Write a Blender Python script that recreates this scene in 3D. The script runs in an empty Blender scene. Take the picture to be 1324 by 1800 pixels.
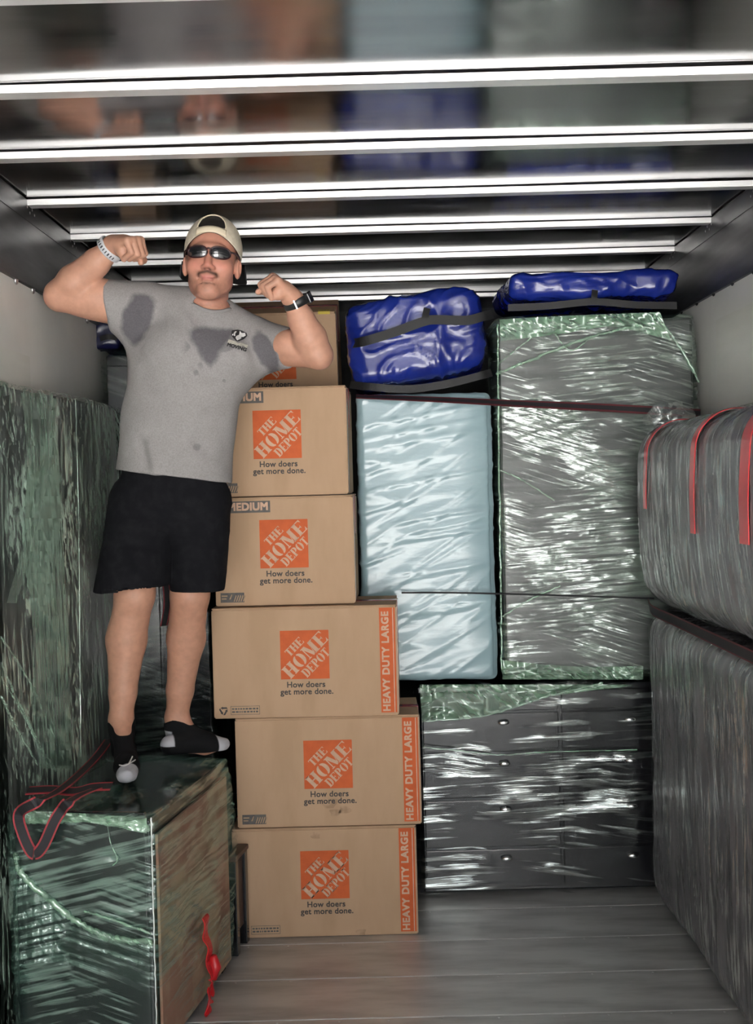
import bpy, bmesh, math, random
import numpy as np
from mathutils import Vector, Matrix

random.seed(4)
SC = bpy.context.scene
COL = SC.collection
# ------------------------------------------------------------------ camera
FPX, CX, CY = 2270.0, 662.0, 900.0
EYE = Vector((0, 0, 1.68))
ROLL = math.radians(1.5)
vy = Vector((665 - CX, CY - 848, FPX)).normalized()          # world +Y seen by the camera (right, up, forward)
vx = Vector((math.cos(ROLL), math.sin(ROLL), 0))
vx = (vx - vx.dot(vy) * vy).normalized()
vz = vy.cross(vx)
if vz.y < 0: vz = -vz
R_CW = Matrix((vx, vy, vz))                                   # camera coords -> world

cam = bpy.data.cameras.new('camera')
cam.sensor_fit = 'VERTICAL'; cam.sensor_height = 24.0
cam.lens = 24.0 * FPX / 1800.0
cam.clip_start = 0.05; cam.clip_end = 200
cam_o = bpy.data.objects.new('camera', cam)
COL.objects.link(cam_o)
rx = R_CW @ Vector((1, 0, 0)); ru = R_CW @ Vector((0, 1, 0)); rf = R_CW @ Vector((0, 0, 1))
m = Matrix((rx, ru, -rf)).transposed().to_4x4(); m.translation = EYE
cam_o.matrix_world = m
SC.camera = cam_o

# ------------------------------------------------------------------ daylight through the open rear door: clear sky and the sunlit paving behind the truck
world = bpy.data.worlds.new('world'); SC.world = world
world.use_nodes = True
wn = world.node_tree.nodes; wl = world.node_tree.links
bg = wn['Background']
bg.inputs['Color'].default_value = (0.93, 0.97, 1.0, 1)
bg.inputs['Strength'].default_value = 3.8
DOOR_Y = -0.9
XL, XR, ZC, YB = -1.157, 1.303, 2.656, 7.4
port = bpy.data.lights.new('door_portal', 'AREA')             # sampling guide on the door opening: gives off no light itself
port.shape = 'RECTANGLE'; port.size = XR - XL; port.size_y = ZC
port.cycles.is_portal = True
port_o = bpy.data.objects.new('door_portal', port); COL.objects.link(port_o)
port_o.location = ((XL + XR) / 2, DOOR_Y, ZC / 2)
port_o.rotation_euler = (math.radians(90), 0, 0)              # faces +Y, into the truck
sun = bpy.data.lights.new('sun', 'SUN'); sun.energy = 118.0; sun.angle = .009; sun.color = (1, .98, .96)
sun_o = bpy.data.objects.new('sun', sun); COL.objects.link(sun_o)
sun_o.location = (3, 10, 12)
sun_o.rotation_euler = Vector((-.25, -.62, -1)).to_track_quat('-Z', 'Y').to_euler()   # from ahead of the truck: lights the paving, never shines in
vs = SC.view_settings
vs.view_transform = 'Standard'; vs.look = 'None'; vs.gamma = 1.0; vs.use_curve_mapping = False
vs.exposure = 0.0
SC.cycles.max_bounces = 10
SC.cycles.transparent_max_bounces = 12
SC.cycles.sample_clamp_indirect = 40.0

# ------------------------------------------------------------------ pixel helpers (a pixel gives a direction; depth comes from what is touched)
def ray(px, py):
    return R_CW @ Vector(((px - CX) / FPX, (CY - py) / FPX, 1.0))
def P(px, py, y):
    r = ray(px, py); return EYE + r * ((y - EYE.y) / r.y)
def PZ(px, py, z):
    r = ray(px, py); return EYE + r * ((z - EYE.z) / r.z)

# ------------------------------------------------------------------ object helpers
def link(o, parent=None):
    COL.objects.link(o)
    if parent is not None: o.parent = parent
    return o
def tag(o, label=None, cat=None, group=None, kind=None):
    if label: o['label'] = label
    if cat: o['category'] = cat
    if group: o['group'] = group
    if kind: o['kind'] = kind
    return o
def thing(name, label, cat, loc=(0, 0, 0), rot=(0, 0, 0), group=None):
    o = bpy.data.objects.new(name, None); o.empty_display_size = 0.05
    COL.objects.link(o); o.location = loc; o.rotation_euler = rot
    return tag(o, label, cat, group)
def mesh_obj(name, me, mat=None, parent=None):
    if mat is not None:
        me.materials.clear()
        for mm in (mat if isinstance(mat, (list, tuple)) else [mat]): me.materials.append(mm)
    return link(bpy.data.objects.new(name, me), parent)
def mk(name, verts, faces, mat, parent=None, smooth=False, mats=None):
    me = bpy.data.meshes.new(name)
    v = np.asarray(verts, dtype=np.float32)
    f = faces
    if isinstance(f, np.ndarray) and f.ndim == 2:
        n, k = f.shape
        me.vertices.add(len(v)); me.vertices.foreach_set('co', v.ravel())
        me.loops.add(n * k); me.loops.foreach_set('vertex_index', f.astype(np.int32).ravel())
        me.polygons.add(n); me.polygons.foreach_set('loop_start', np.arange(0, n * k, k, dtype=np.int32))
        me.update(calc_edges=True); me.validate()
    else:
        me.from_pydata([tuple(x) for x in v], [], [list(x) for x in f]); me.update()
    if smooth: me.polygons.foreach_set('use_smooth', [True] * len(me.polygons))
    return mesh_obj(name, me, mat, parent)
def from_bm(name, bm, mat, parent=None, smooth=False):
    me = bpy.data.meshes.new(name); bm.normal_update(); bm.to_mesh(me); bm.free()
    if smooth: me.polygons.foreach_set('use_smooth', [True] * len(me.polygons))
    return mesh_obj(name, me, mat, parent)
def bm_box(bm, c, s, rot=None):
    vs_ = []
    for dx in (-.5, .5):
        for dy in (-.5, .5):
            for dz in (-.5, .5):
                v = Vector((dx * s[0], dy * s[1], dz * s[2]))
                if rot is not None: v = rot @ v
                vs_.append(bm.verts.new(v + Vector(c)))
    for q in ((0, 1, 3, 2), (4, 6, 7, 5), (0, 4, 5, 1), (2, 3, 7, 6), (0, 2, 6, 4), (1, 5, 7, 3)):
        bm.faces.new([vs_[i] for i in q])
def box(name, c, s, mat, parent=None, bevel=0.0, seg=2, rot=None):
    bm = bmesh.new(); bm_box(bm, c, s, rot)
    if bevel: bmesh.ops.bevel(bm, geom=bm.edges[:], offset=bevel, segments=seg, affect='EDGES', profile=0.5)
    return from_bm(name, bm, mat, parent, smooth=False)
def tube(name, pts, rad, mat, parent=None, n=8, closed=False):
    pts = [Vector(p) for p in pts]; V = []; F = []
    rr = rad if isinstance(rad, (list, tuple)) else [rad] * len(pts)
    up = Vector((0.3, 0.2, 0.93)).normalized()
    for i, p in enumerate(pts):
        t = (pts[min(i + 1, len(pts) - 1)] - pts[max(i - 1, 0)]).normalized()
        a = t.cross(up)
        if a.length < 1e-3: a = t.cross(Vector((1, 0, 0)))
        a.normalize(); b = t.cross(a)
        for k in range(n):
            w = 2 * math.pi * k / n
            V.append(p + (a * math.cos(w) + b * math.sin(w)) * rr[i])
    for i in range(len(pts) - 1):
        for k in range(n):
            F.append((i * n + k, i * n + (k + 1) % n, (i + 1) * n + (k + 1) % n, (i + 1) * n + k))
    F.append(tuple(range(n))[::-1]); F.append(tuple((len(pts) - 1) * n + k for k in range(n)))
    return mk(name, V, F, mat, parent, smooth=True)
def smooth_path(pts, n=12):
    pts = [Vector(p) for p in pts]; out = []
    for i in range(len(pts) - 1):
        p0 = pts[max(i - 1, 0)]; p1 = pts[i]; p2 = pts[i + 1]; p3 = pts[min(i + 2, len(pts) - 1)]
        for k in range(n):
            t = k / n
            out.append(0.5 * ((2 * p1) + (p2 - p0) * t + (2 * p0 - 5 * p1 + 4 * p2 - p3) * t * t + (3 * p1 - p0 - 3 * p2 + p3) * t ** 3))
    out.append(pts[-1]); return out
def ribbon(name, pts, wvec, width, mats, parent=None, edge=0.16, thick=0.0016):
    """woven strap: dark centre, coloured edges; wvec = width direction(s) along the path"""
    V = []; F = []; MI = []
    n = len(pts)
    for i, p in enumerate(pts):
        w = (wvec[i] if isinstance(wvec, list) else wvec).normalized()
        t = (pts[min(i + 1, n - 1)] - pts[max(i - 1, 0)]).normalized()
        nn = t.cross(w).normalized() * thick
        for sgn in (1, -1):
            for u in (-.5, -.5 + edge, .5 - edge, .5):
                V.append(p + w * (u * width) + nn * sgn)
    for i in range(n - 1):
        a = i * 8; b = a + 8
        for s0 in (0, 4):
            for k in range(3):
                F.append((a + s0 + k, a + s0 + k + 1, b + s0 + k + 1, b + s0 + k)); MI.append(0 if k == 1 else 1)
        F.append((a, b, b + 4, a + 4)); MI.append(1)
        F.append((a + 3, a + 7, b + 7, b + 3)); MI.append(1)
    o = mk(name, V, F, mats, parent, smooth=False)
    for pl, mi in zip(o.data.polygons, MI): pl.material_index = mi
    return o

# ------------------------------------------------------------------ numpy noise
def _hash(i, j, k, s):
    h = (i.astype(np.int64) * 374761393 + j.astype(np.int64) * 668265263 + k.astype(np.int64) * 2147483647 + s * 974634721) & 0xffffffff
    h = ((h ^ (h >> 13)) * 1274126177) & 0xffffffff
    h = (h ^ (h >> 16)) & 0xffffffff
    return h.astype(np.float64) / 0x7fffffff - 1.0
def vnoise(p, seed=0):
    f = np.floor(p); t = p - f; t = t * t * (3 - 2 * t); f = f.astype(np.int64)
    out = 0
    for a in (0, 1):
        wa = t[:, 0] if a else 1 - t[:, 0]
        for b in (0, 1):
            wb = t[:, 1] if b else 1 - t[:, 1]
            for c in (0, 1):
                wc = t[:, 2] if c else 1 - t[:, 2]
                out = out + wa * wb * wc * _hash(f[:, 0] + a, f[:, 1] + b, f[:, 2] + c, seed)
    return out
def fbm(p, oct=3, seed=0):
    o = 0; a = 1.0
    for i in range(oct):
        o = o + a * vnoise(p * (2.0 ** i), seed + i * 7); a *= .5
    return o
def ridge(p, seed=0, oct=2):
    o = 0; a = 1.0
    for i in range(oct):
        o = o + a * (1 - np.abs(vnoise(p * (2.03 ** i), seed + i * 5)) * 2); a *= .5
    return o
def streak_disp(p, ang, fl, fh, seed, oct=2):
    """wrinkles running along direction `ang` (in the wall-plane u=x+y, v=z)"""
    u = p[:, 0] + p[:, 1]; v = p[:, 2]
    c, s = math.cos(ang), math.sin(ang)
    q = np.stack([(c * u + s * v) * fl, (-s * u + c * v) * fh, np.full_like(u, seed * 3.7)], 1)
    return ridge(q, seed, oct)

# ------------------------------------------------------------------ materials
def nt(name):
    mt = bpy.data.materials.new(name); mt.use_nodes = True
    return mt, mt.node_tree.nodes, mt.node_tree.links, mt.node_tree.nodes['Principled BSDF']
def c4(c): return (c[0], c[1], c[2], 1)
def srgb(r, g, b):
    f = lambda x: (x / 255 / 12.92) if x / 255 <= .04045 else ((x / 255 + .055) / 1.055) ** 2.4
    return (f(r), f(g), f(b))
def tex_noise(N, L, coord, scale=(1, 1, 1), rot=(0, 0, 0), detail=3, rough=.55, nscale=1.0):
    mp = N.new('ShaderNodeMapping'); mp.inputs['Scale'].default_value = scale; mp.inputs['Rotation'].default_value = (0, 0, 0)
    if any(rot):
        mr = N.new('ShaderNodeMapping'); mr.inputs['Rotation'].default_value = rot
        L.new(coord, mr.inputs['Vector']); coord = mr.outputs['Vector']
    L.new(coord, mp.inputs['Vector'])
    nz = N.new('ShaderNodeTexNoise'); nz.inputs['Scale'].default_value = nscale
    nz.inputs['Detail'].default_value = detail; nz.inputs['Roughness'].default_value = rough
    L.new(mp.outputs['Vector'], nz.inputs['Vector'])
    return nz.outputs['Fac']
def ramp(N, L, fac, stops):
    r = N.new('ShaderNodeValToRGB'); e = r.color_ramp.elements
    e[0].position = stops[0][0]; e[0].color = c4(stops[0][1]); e[1].position = stops[-1][0]; e[1].color = c4(stops[-1][1])
    for p_, c_ in stops[1:-1]:
        x = e.new(p_); x.color = c4(c_)
    L.new(fac, r.inputs['Fac']); return r.outputs['Color']
def math_n(N, L, op, a, b):
    x = N.new('ShaderNodeMath'); x.operation = op
    for i, v in enumerate((a, b)):
        if isinstance(v, (int, float)): x.inputs[i].default_value = v
        else: L.new(v, x.inputs[i])
    return x.outputs[0]
def mat(name, col, rough=.5, metal=0.0, spec=.5, var=None, bump=None, coat=0.0, rvar=None, coord='Object'):
    """var = (col2, scale3, lo, hi); bump = (scale3, strength, distance[, detail])"""
    mt, N, L, B = nt(name)
    tc = N.new('ShaderNodeTexCoord').outputs[coord]
    B.inputs['Base Color'].default_value = c4(col); B.inputs['Roughness'].default_value = rough
    B.inputs['Metallic'].default_value = metal; B.inputs['Specular IOR Level'].default_value = spec
    if coat: B.inputs['Coat Weight'].default_value = coat; B.inputs['Coat Roughness'].default_value = .12
    if var:
        f = tex_noise(N, L, tc, var[1], detail=5)
        L.new(ramp(N, L, f, [(var[2], col), (var[3], var[0])]), B.inputs['Base Color'])
    if rvar:
        f = tex_noise(N, L, tc, rvar[0], detail=4)
        L.new(ramp(N, L, f, [(.3, (rvar[1],) * 3), (.7, (rvar[2],) * 3)]), B.inputs['Roughness'])
    if bump:
        f = tex_noise(N, L, tc, bump[0], detail=bump[3] if len(bump) > 3 else 4)
        b = N.new('ShaderNodeBump'); b.inputs['Strength'].default_value = bump[1]; b.inputs['Distance'].default_value = bump[2]
        L.new(f, b.inputs['Height']); L.new(b.outputs['Normal'], B.inputs['Normal'])
    return mt
def vcol_mat(name, rough=.6, bump=None, spec=.35, noise=None, sss=0.0):
    mt, N, L, B = nt(name)
    at = N.new('ShaderNodeAttribute'); at.attribute_name = 'Col'
    tc = N.new('ShaderNodeTexCoord').outputs['Object']
    col = at.outputs['Color']
    if noise:                                                  # (scale3, amount)
        f = tex_noise(N, L, tc, noise[0], detail=4)
        g = ramp(N, L, f, [(.3, (1 - noise[1],) * 3), (.7, (1 + noise[1] * .6,) * 3)])
        mx = N.new('ShaderNodeMix'); mx.data_type = 'RGBA'; mx.blend_type = 'MULTIPLY'; mx.inputs['Factor'].default_value = 1
        L.new(col, mx.inputs['A']); L.new(g, mx.inputs['B']); col = mx.outputs['Result']
    L.new(col, B.inputs['Base Color'])
    B.inputs['Roughness'].default_value = rough; B.inputs['Specular IOR Level'].default_value = spec
    if sss:
        B.inputs['Subsurface Weight'].default_value = sss; B.inputs['Subsurface Radius'].default_value = (.012, .004, .002); B.inputs['Subsurface Scale'].default_value = 1.0
    if bump:
        f = tex_noise(N, L, tc, bump[0], detail=4)
        b = N.new('ShaderNodeBump'); b.inputs['Strength'].default_value = bump[1]; b.inputs['Distance'].default_value = bump[2]
        L.new(f, b.inputs['Height']); L.new(b.outputs['Normal'], B.inputs['Normal'])
    return mt
def film(name, tint, lo, hi, layers, gl=(.03, .22), rough=.14, bump=.9, dist=.009, edge=(.46, .68)):
    """stretch film: clear where it lies flat, milky and shiny along the drawn streaks. layers = [(rot_y, rot_z, scale3)]"""
    mt, N, L, B = nt(name)
    tc = N.new('ShaderNodeTexCoord').outputs['Object']
    fs = [tex_noise(N, L, tc, sc, rot=(0, ry, rz), detail=2.5, rough=.55) for (ry, rz, sc) in layers]
    big = tex_noise(N, L, tc, (2.3, 2.3, 2.3), detail=2)
    if len(fs) > 1:
        mx = N.new('ShaderNodeMix'); mx.data_type = 'FLOAT'
        bf = ramp(N, L, big, [(.45, (0, 0, 0)), (.55, (1, 1, 1))])
        L.new(bf, mx.inputs['Factor']); L.new(fs[0], mx.inputs['A']); L.new(fs[1], mx.inputs['B']); st = mx.outputs['Result']
    else: st = fs[0]
    big2 = tex_noise(N, L, tc, (3.4, 3.4, 2.6), rot=(.4, .7, .2), detail=3)
    st2 = math_n(N, L, 'ADD', st, math_n(N, L, 'MULTIPLY', math_n(N, L, 'SUBTRACT', big2, .5), .8))
    s = ramp(N, L, st2, [(edge[0], (0, 0, 0)), (edge[1], (1, 1, 1))])
    b = N.new('ShaderNodeBump'); b.inputs['Strength'].default_value = bump; b.inputs['Distance'].default_value = dist
    L.new(st, b.inputs['Height'])
    B.inputs['Base Color'].default_value = c4(tint); B.inputs['Roughness'].default_value = .3
    L.new(b.outputs['Normal'], B.inputs['Normal'])
    tr = N.new('ShaderNodeBsdfTransparent'); ms = N.new('ShaderNodeMixShader')
    op = math_n(N, L, 'ADD', math_n(N, L, 'MULTIPLY', s, hi - lo), lo)
    L.new(op, ms.inputs[0]); L.new(tr.outputs[0], ms.inputs[1]); L.new(B.outputs[0], ms.inputs[2])
    gg = N.new('ShaderNodeBsdfAnisotropic'); gg.inputs['Roughness'].default_value = rough
    gg.inputs['Color'].default_value = (.93, 1, .96, 1)
    L.new(b.outputs['Normal'], gg.inputs['Normal'])
    m2 = N.new('ShaderNodeMixShader')
    gf = math_n(N, L, 'ADD', math_n(N, L, 'MULTIPLY', s, gl[1] - gl[0]), gl[0])
    L.new(gf, m2.inputs[0]); L.new(ms.outputs[0], m2.inputs[1]); L.new(gg.outputs[0], m2.inputs[2])
    L.new(m2.outputs[0], N['Material Output'].inputs['Surface'])
    return mt

MT = {}
MT['ceil'] = mat('polished_aluminium_sheet', (.29, .29, .295), .13, 1.0, bump=((1.2, 5.0, 1), .06, .02, 2), rvar=((.8, 9, 1), .09, .2))
MT['bow'] = mat('bare_aluminium_bow', (.88, .87, .86), .34, .55, var=((.7, .69, .68), (3, 30, 30), .45, .8), bump=((4, 60, 60), .08, .002))
MT['rail'] = mat('aluminium_rail', (.026, .026, .028), .6, .1, rvar=((1, 1.5, 12), .3, .5), bump=((2, 1, 40), .05, .003))
MT['wall'] = mat('grey_liner', (.78, .77, .73), .36, .0, var=((.66, .65, .62), (1.5, 1.5, 1.5), .4, .7), bump=((1, 1, 40), .05, .002))
MT['wallpatch'] = mat('scuff_plate', (.72, .71, .66), .35, .0, var=((.64, .63, .58), (2, 2, 9), .4, .7))
MT['floor'] = mat('worn_aluminium_floor', (.62, .61, .60), .42, .55, var=((.40, .395, .39), (2.2, 9, 2), .42, .66), bump=((5, 60, 5), .12, .002), rvar=((2, 16, 2), .3, .58))
MT['screw'] = mat('steel_screw', (.55, .55, .55), .3, 1.0)
MT['hole'] = mat('dark_slot', (.02, .02, .02), .6)
MT['dark'] = mat('black_bulkhead', (.05, .05, .052), .6, var=((.03, .03, .03), (2, 2, 2), .4, .6))
MT['ground'] = mat('concrete', (.51, .505, .495), .8, var=((.45, .445, .435), (.6, .6, .6), .4, .6))

# ------------------------------------------------------------------ truck box
def struct(o): o['kind'] = 'structure'; return o
g = struct(mk('ground', [(-60, -90, -1.05), (60, -90, -1.05), (60, 30, -1.05), (-60, 30, -1.05)], [(0, 1, 2, 3)], MT['ground']))

floor = struct(box('floor', ((XL + XR) / 2, (DOOR_Y + YB) / 2, -.04), (XR - XL + .1, YB - DOOR_Y, .06), MT['dark']))
PW = .335
seam0 = 5.02
k0 = int(math.floor((DOOR_Y - seam0) / PW)) + 1
bm = bmesh.new(); bm_box(bm, (0, PW / 2, -.0055), (XR - XL - .006, PW - .005, .011))
bmesh.ops.bevel(bm, geom=bm.edges[:], offset=.0022, segments=1, affect='EDGES')
pl_me = bpy.data.meshes.new('plank'); bm.to_mesh(pl_me); bm.free(); pl_me.materials.append(MT['floor'])
k = k0
while seam0 + (k + 1) * PW < YB:
    o = link(bpy.data.objects.new('plank', pl_me), floor); o.location = ((XL + XR) / 2, seam0 + k * PW, 0); k += 1
bm = bmesh.new()
rr_ = random.Random(8)
for kk in range(-4, 1):
    for i in range(14):
        x = XL + .1 + i * .175 + rr_.uniform(-.02, .02)
        mtx = Matrix.Translation((x, seam0 + kk * PW - .018, .0005))
        bmesh.ops.create_uvsphere(bm, u_segments=6, v_segments=4, radius=.0045, matrix=mtx @ Matrix.Diagonal((1, 1, .35, 1)))
o = from_bm('floor_screws', bm, MT['screw'], floor, True); o['kind'] = 'stuff'

ceiling = struct(thing('ceiling', None, None)); 
def ceil_sheet():
    nx, ny = 60, 160
    xs = np.linspace(XL, XR, nx); ys = np.linspace(DOOR_Y, YB, ny)
    X, Y = np.meshgrid(xs, ys, indexing='ij')
    q = np.stack([X.ravel() * .9, Y.ravel() * 2.1, np.zeros(X.size)], 1)
    Z = ZC + .0022 * fbm(q, 2, 3) + .004
    V = np.stack([X.ravel(), Y.ravel(), Z], 1)
    idx = np.arange(nx * ny).reshape(nx, ny)
    F = np.stack([idx[:-1, :-1], idx[:-1, 1:], idx[1:, 1:], idx[1:, :-1]], -1).reshape(-1, 4)
    return mk('roof_sheet', V, F, MT['ceil'], ceiling, True)
ceil_sheet()
# outer skin so that no light leaks through the thin sheet
box('roof_skin', ((XL + XR) / 2, (DOOR_Y + YB) / 2, ZC + .04), (XR - XL + .1, YB - DOOR_Y, .04), MT['rail'], ceiling)
bm = bmesh.new()
w = XR - XL - .002
bm_box(bm, (0, .029, -.0098), (w, .058, .0196))
bmesh.ops.bevel(bm, geom=bm.edges[:], offset=.003, segments=2, affect='EDGES')
bow_me = bpy.data.meshes.new('roof_bow'); bm.to_mesh(bow_me); bm.free(); bow_me.materials.append(MT['bow'])
d1 = FPX * (ZC - EYE.z) / (848 - 137)
BOWS = [d1 + (i - 5) * .609 for i in range(12)]
BOWS = [b for b in BOWS if DOOR_Y < b < YB - .1]
for b in BOWS:
    o = link(bpy.data.objects.new('roof_bow', bow_me), ceiling); o.location = ((XL + XR) / 2, b, ZC)

for side, x, sg in (('left', XL, -1), ('right', XR, 1)):
    wl_ = struct(box('wall_' + side, (x + sg * .03, (DOOR_Y + YB) / 2, ZC / 2 - .02), (.05, YB - DOOR_Y, ZC + .1), MT['wall']))
    tr_ = struct(box('trim_1' if side == 'left' else 'trim_2', (x - sg * .002 + sg * .004, (DOOR_Y + YB) / 2, ZC - .145), (.022, YB - DOOR_Y, .287), MT['rail'], bevel=.003))
    # shallow pressed line along the rail
    box('rail_lip', (x - sg * .009, (DOOR_Y + YB) / 2, ZC - .07), (.004, YB - DOOR_Y, .006), MT['rail'], tr_)
    bm = bmesh.new()
    for b in BOWS:
        for dy, dz in ((-.03, -.026), (.0, -.040), (.03, -.024), (.058, -.036)):
            mtx = Matrix.Translation((x - sg * .0085, b + .03 + dy, ZC + dz)) @ Matrix.Diagonal((.5, 1, 1, 1))
            bmesh.ops.create_uvsphere(bm, u_segments=8, v_segments=5, radius=.0052, matrix=mtx)
    o = from_bm('rail_rivets', bm, MT['screw'], tr_, True); o['kind'] = 'stuff'
    # bolts under the rail
    bm = bmesh.new(); bm2 = bmesh.new()
    step = .205 if side == 'left' else .262
    y0 = {'left': P(28, 493, 4).y, 'right': 0}['left']
    ref = (28, 493) if side == 'left' else (1288, 496)
    r = ray(*ref); t = (x - EYE.x) / r.x; py = (EYE + r * t).y; pz = (EYE + r * t).z
    kk = -14
    while py + kk * step < YB:
        yy = py + kk * step
        if yy > DOOR_Y + .1:
            mtx = Matrix.Translation((x - sg * .001, yy, pz)) @ Matrix.Diagonal((.45, 1, 1, 1))
            bmesh.ops.create_uvsphere(bm, u_segments=10, v_segments=6, radius=.014, matrix=mtx)
        kk += 1
    o = from_bm('wall_bolts', bm, MT['screw'] if side == 'left' else MT['hole'], wl_, True); o['kind'] = 'stuff'
    # flat patch plate riveted to the liner
    if side == 'left':
        box('patch_plate', (x - sg * -.004 + .006, 3.75, 1.98), (.004, 1.15, .30), MT['wallpatch'], wl_)
    else:
        box('patch_plate', (x - .007, 3.9, 1.95), (.004, 2.0, .62), MT['wallpatch'], wl_)
struct(box('wall_back', ((XL + XR) / 2, YB + .02, ZC / 2), (XR - XL + .1, .05, ZC + .1), MT['dark']))

# ------------------------------------------------------------------ cargo materials
MT['card'] = mat('corrugated_cardboard', (.50, .335, .215), .78, spec=.2, var=((.46, .305, .19), (9, 9, 2.5), .42, .62), bump=((6, 6, 130), .05, .001))
MT['card_edge'] = mat('cardboard_cut_edge', (.42, .28, .18), .85, var=((.36, .24, .15), (60, 60, 8), .4, .6))
MT['orange'] = mat('orange_print', (.62, .125, .035), .65, spec=.25, var=((.54, .105, .03), (30, 30, 30), .35, .7))
MT['cream'] = mat('uninked_lettering', (.63, .41, .29), .75, var=((.56, .36, .25), (40, 40, 40), .4, .6))
MT['ink'] = mat('black_print', (.045, .04, .04), .7, var=((.07, .06, .055), (60, 60, 60), .4, .6))
MT['greyink'] = mat('grey_print', (.085, .082, .082), .7, var=((.12, .11, .10), (40, 40, 40), .4, .6))
MT['redtape'] = mat('red_packing_tape', (.33, .02, .03), .25, spec=.5, var=((.45, .10, .10), (14, 14, 14), .45, .7), bump=((30, 30, 30), .2, .002))
MT['cleartape'] = mat('clear_tape', (.42, .30, .24), .15, spec=.6, var=((.40, .16, .15), (16, 16, 16), .5, .62), bump=((30, 30, 30), .2, .002))
MT['yellow'] = mat('yellow_sticker', (.62, .47, .04), .5, var=((.55, .42, .03), (20, 20, 20), .4, .6))
MT['stain'] = mat('smudged_cardboard', (.36, .23, .14), .85, var=((.50, .335, .215), (22, 22, 22), .40, .62))

# ------------------------------------------------------------------ printed lettering as thin flat meshes
_txt = {}
def text_mesh(s, size, bold=0.0, space=1.0):
    key = (s, size, bold, space)
    if key in _txt: return _txt[key].copy()
    cu = bpy.data.curves.new('lettering', 'FONT'); cu.body = s; cu.size = size
    cu.align_x = 'CENTER'; cu.align_y = 'CENTER'; cu.space_character = space; cu.resolution_u = 3
    o = bpy.data.objects.new('lettering', cu); COL.objects.link(o)
    dg = bpy.context.evaluated_depsgraph_get(); dg.update()
    me = bpy.data.meshes.new_from_object(o.evaluated_get(dg))
    bpy.data.objects.remove(o); bpy.data.curves.remove(cu)
    if bold:                                                   # heavier strokes: overlapping shifted outlines
        bm = bmesh.new()
        for i, (dx, dy) in enumerate(((-1, -1), (1, -1), (-1, 1), (1, 1), (0, 0))):
            m2 = me.copy(); m2.transform(Matrix.Translation((dx * bold, dy * bold, i * 2e-5))); bm.from_mesh(m2); bpy.data.meshes.remove(m2)
        bm.to_mesh(me); bm.free()
    _txt[key] = me
    return me.copy()
def rect(a, b, c, d): return [(a, c), (b, c), (b, d), (a, d)]
def arc(cx, cy, rx, ry, a0, a1, n=10): return [(cx + rx * math.cos(math.radians(a0 + (a1 - a0) * i / n)), cy + ry * math.sin(math.radians(a0 + (a1 - a0) * i / n))) for i in range(n + 1)]
SER = .07
GL = {   # heavy stencil-like slab letters, each a list of polygons in a unit-high cell
 'T': (.80, [rect(.26, .54, 0, 1), rect(.0, .80, .90, 1), [(0, .72), (.09, .90), (0, .90)], [(.80, .72), (.80, .90), (.71, .90)], rect(.18, .62, 0, SER)]),
 'H': (1.0, [rect(.07, .37, 0, 1), rect(.63, .93, 0, 1), rect(.37, .63, .45, .54), rect(0, .44, 0, SER), rect(.56, 1, 0, SER), rect(0, .44, 1 - SER, 1), rect(.56, 1, 1 - SER, 1)]),
 'E': (.86, [rect(.07, .37, 0, 1), rect(0, .80, 0, SER), rect(0, .78, 1 - SER, 1), rect(.37, .58, .46, .54), [(.86, .0), (.86, .30), (.70, .07), (.60, 0)], [(.84, 1), (.84, .72), (.70, .93), (.60, 1)], [(.62, .36), (.62, .64), (.54, .54), (.54, .46)]]),
 'O': (1.0, [arc(.43, .5, .43, .5, 90, 270) + arc(.43, .5, .12, .40, 270, 90), arc(.57, .5, .43, .5, 270, 450) + arc(.57, .5, .12, .40, 450, 270)]),
 'M': (1.24, [rect(.10, .19, 0, 1), rect(.80, 1.12, 0, 1), [(.10, 1), (.42, 1), (.74, .12), (.62, 0), (.52, 0)], [(.74, .12), (.62, 0), (.80, .72), (.80, 1)], rect(0, .28, 0, SER), rect(.72, 1.22, 0, SER), rect(0, .30, 1 - SER, 1), rect(.84, 1.22, 1 - SER, 1)]),
 'D': (.92, [rect(.07, .36, 0, 1), rect(0, .50, 0, SER), rect(0, .50, 1 - SER, 1), arc(.46, .5, .46, .5, 270, 450) + arc(.46, .5, .14, .42, 450, 270)]),
 'P': (.84, [rect(.07, .36, 0, 1), rect(0, .44, 0, SER), rect(0, .46, 1 - SER, 1), arc(.44, .70, .40, .30, 270, 450) + arc(.44, .70, .11, .22, 450, 270)]),
}
def word_polys(word, height, length):
    tot = sum(GL[c][0] for c in word) + .07 * (len(word) - 1)
    k = length / tot; x = -length / 2; out = []
    for c in word:
        w_, pl = GL[c]
        for p in pl: out.append([(x + a * k, (b - .5) * height) for a, b in p])
        x += (w_ + .07) * k
    return out
def polys_mesh(polys, rot=0.0, off=(0, 0)):
    V = []; F = []
    c, s = math.cos(rot), math.sin(rot)
    for p in polys:
        b = len(V)
        for (x, y) in p: V.append((c * x - s * y + off[0], s * x + c * y + off[1], 0))
        F.append(tuple(range(b, b + len(p))))
    bm = bmesh.new()
    vv = [bm.verts.new(v) for v in V]
    for f in F: bm.faces.new([vv[i] for i in f])
    bmesh.ops.triangulate(bm, faces=bm.faces[:])
    bmesh.ops.recalc_face_normals(bm, faces=bm.faces[:])
    for f in bm.faces:
        f.normal_update()
        if f.normal.z < 0: f.normal_flip()
    me = bpy.data.meshes.new('lettering'); bm.to_mesh(me); bm.free(); return me
TO_FRONT = Matrix.Rotation(math.radians(90), 4, 'X')           # XY print -> wall facing -Y
def stick(name, me, mt, parent, x, y, z, rot=0.0):
    me.transform(Matrix.Translation((x, y, z)) @ TO_FRONT @ Matrix.Rotation(rot, 4, 'Z'))
    return mesh_obj(name, me, mt, parent)
LG = .1795
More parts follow.
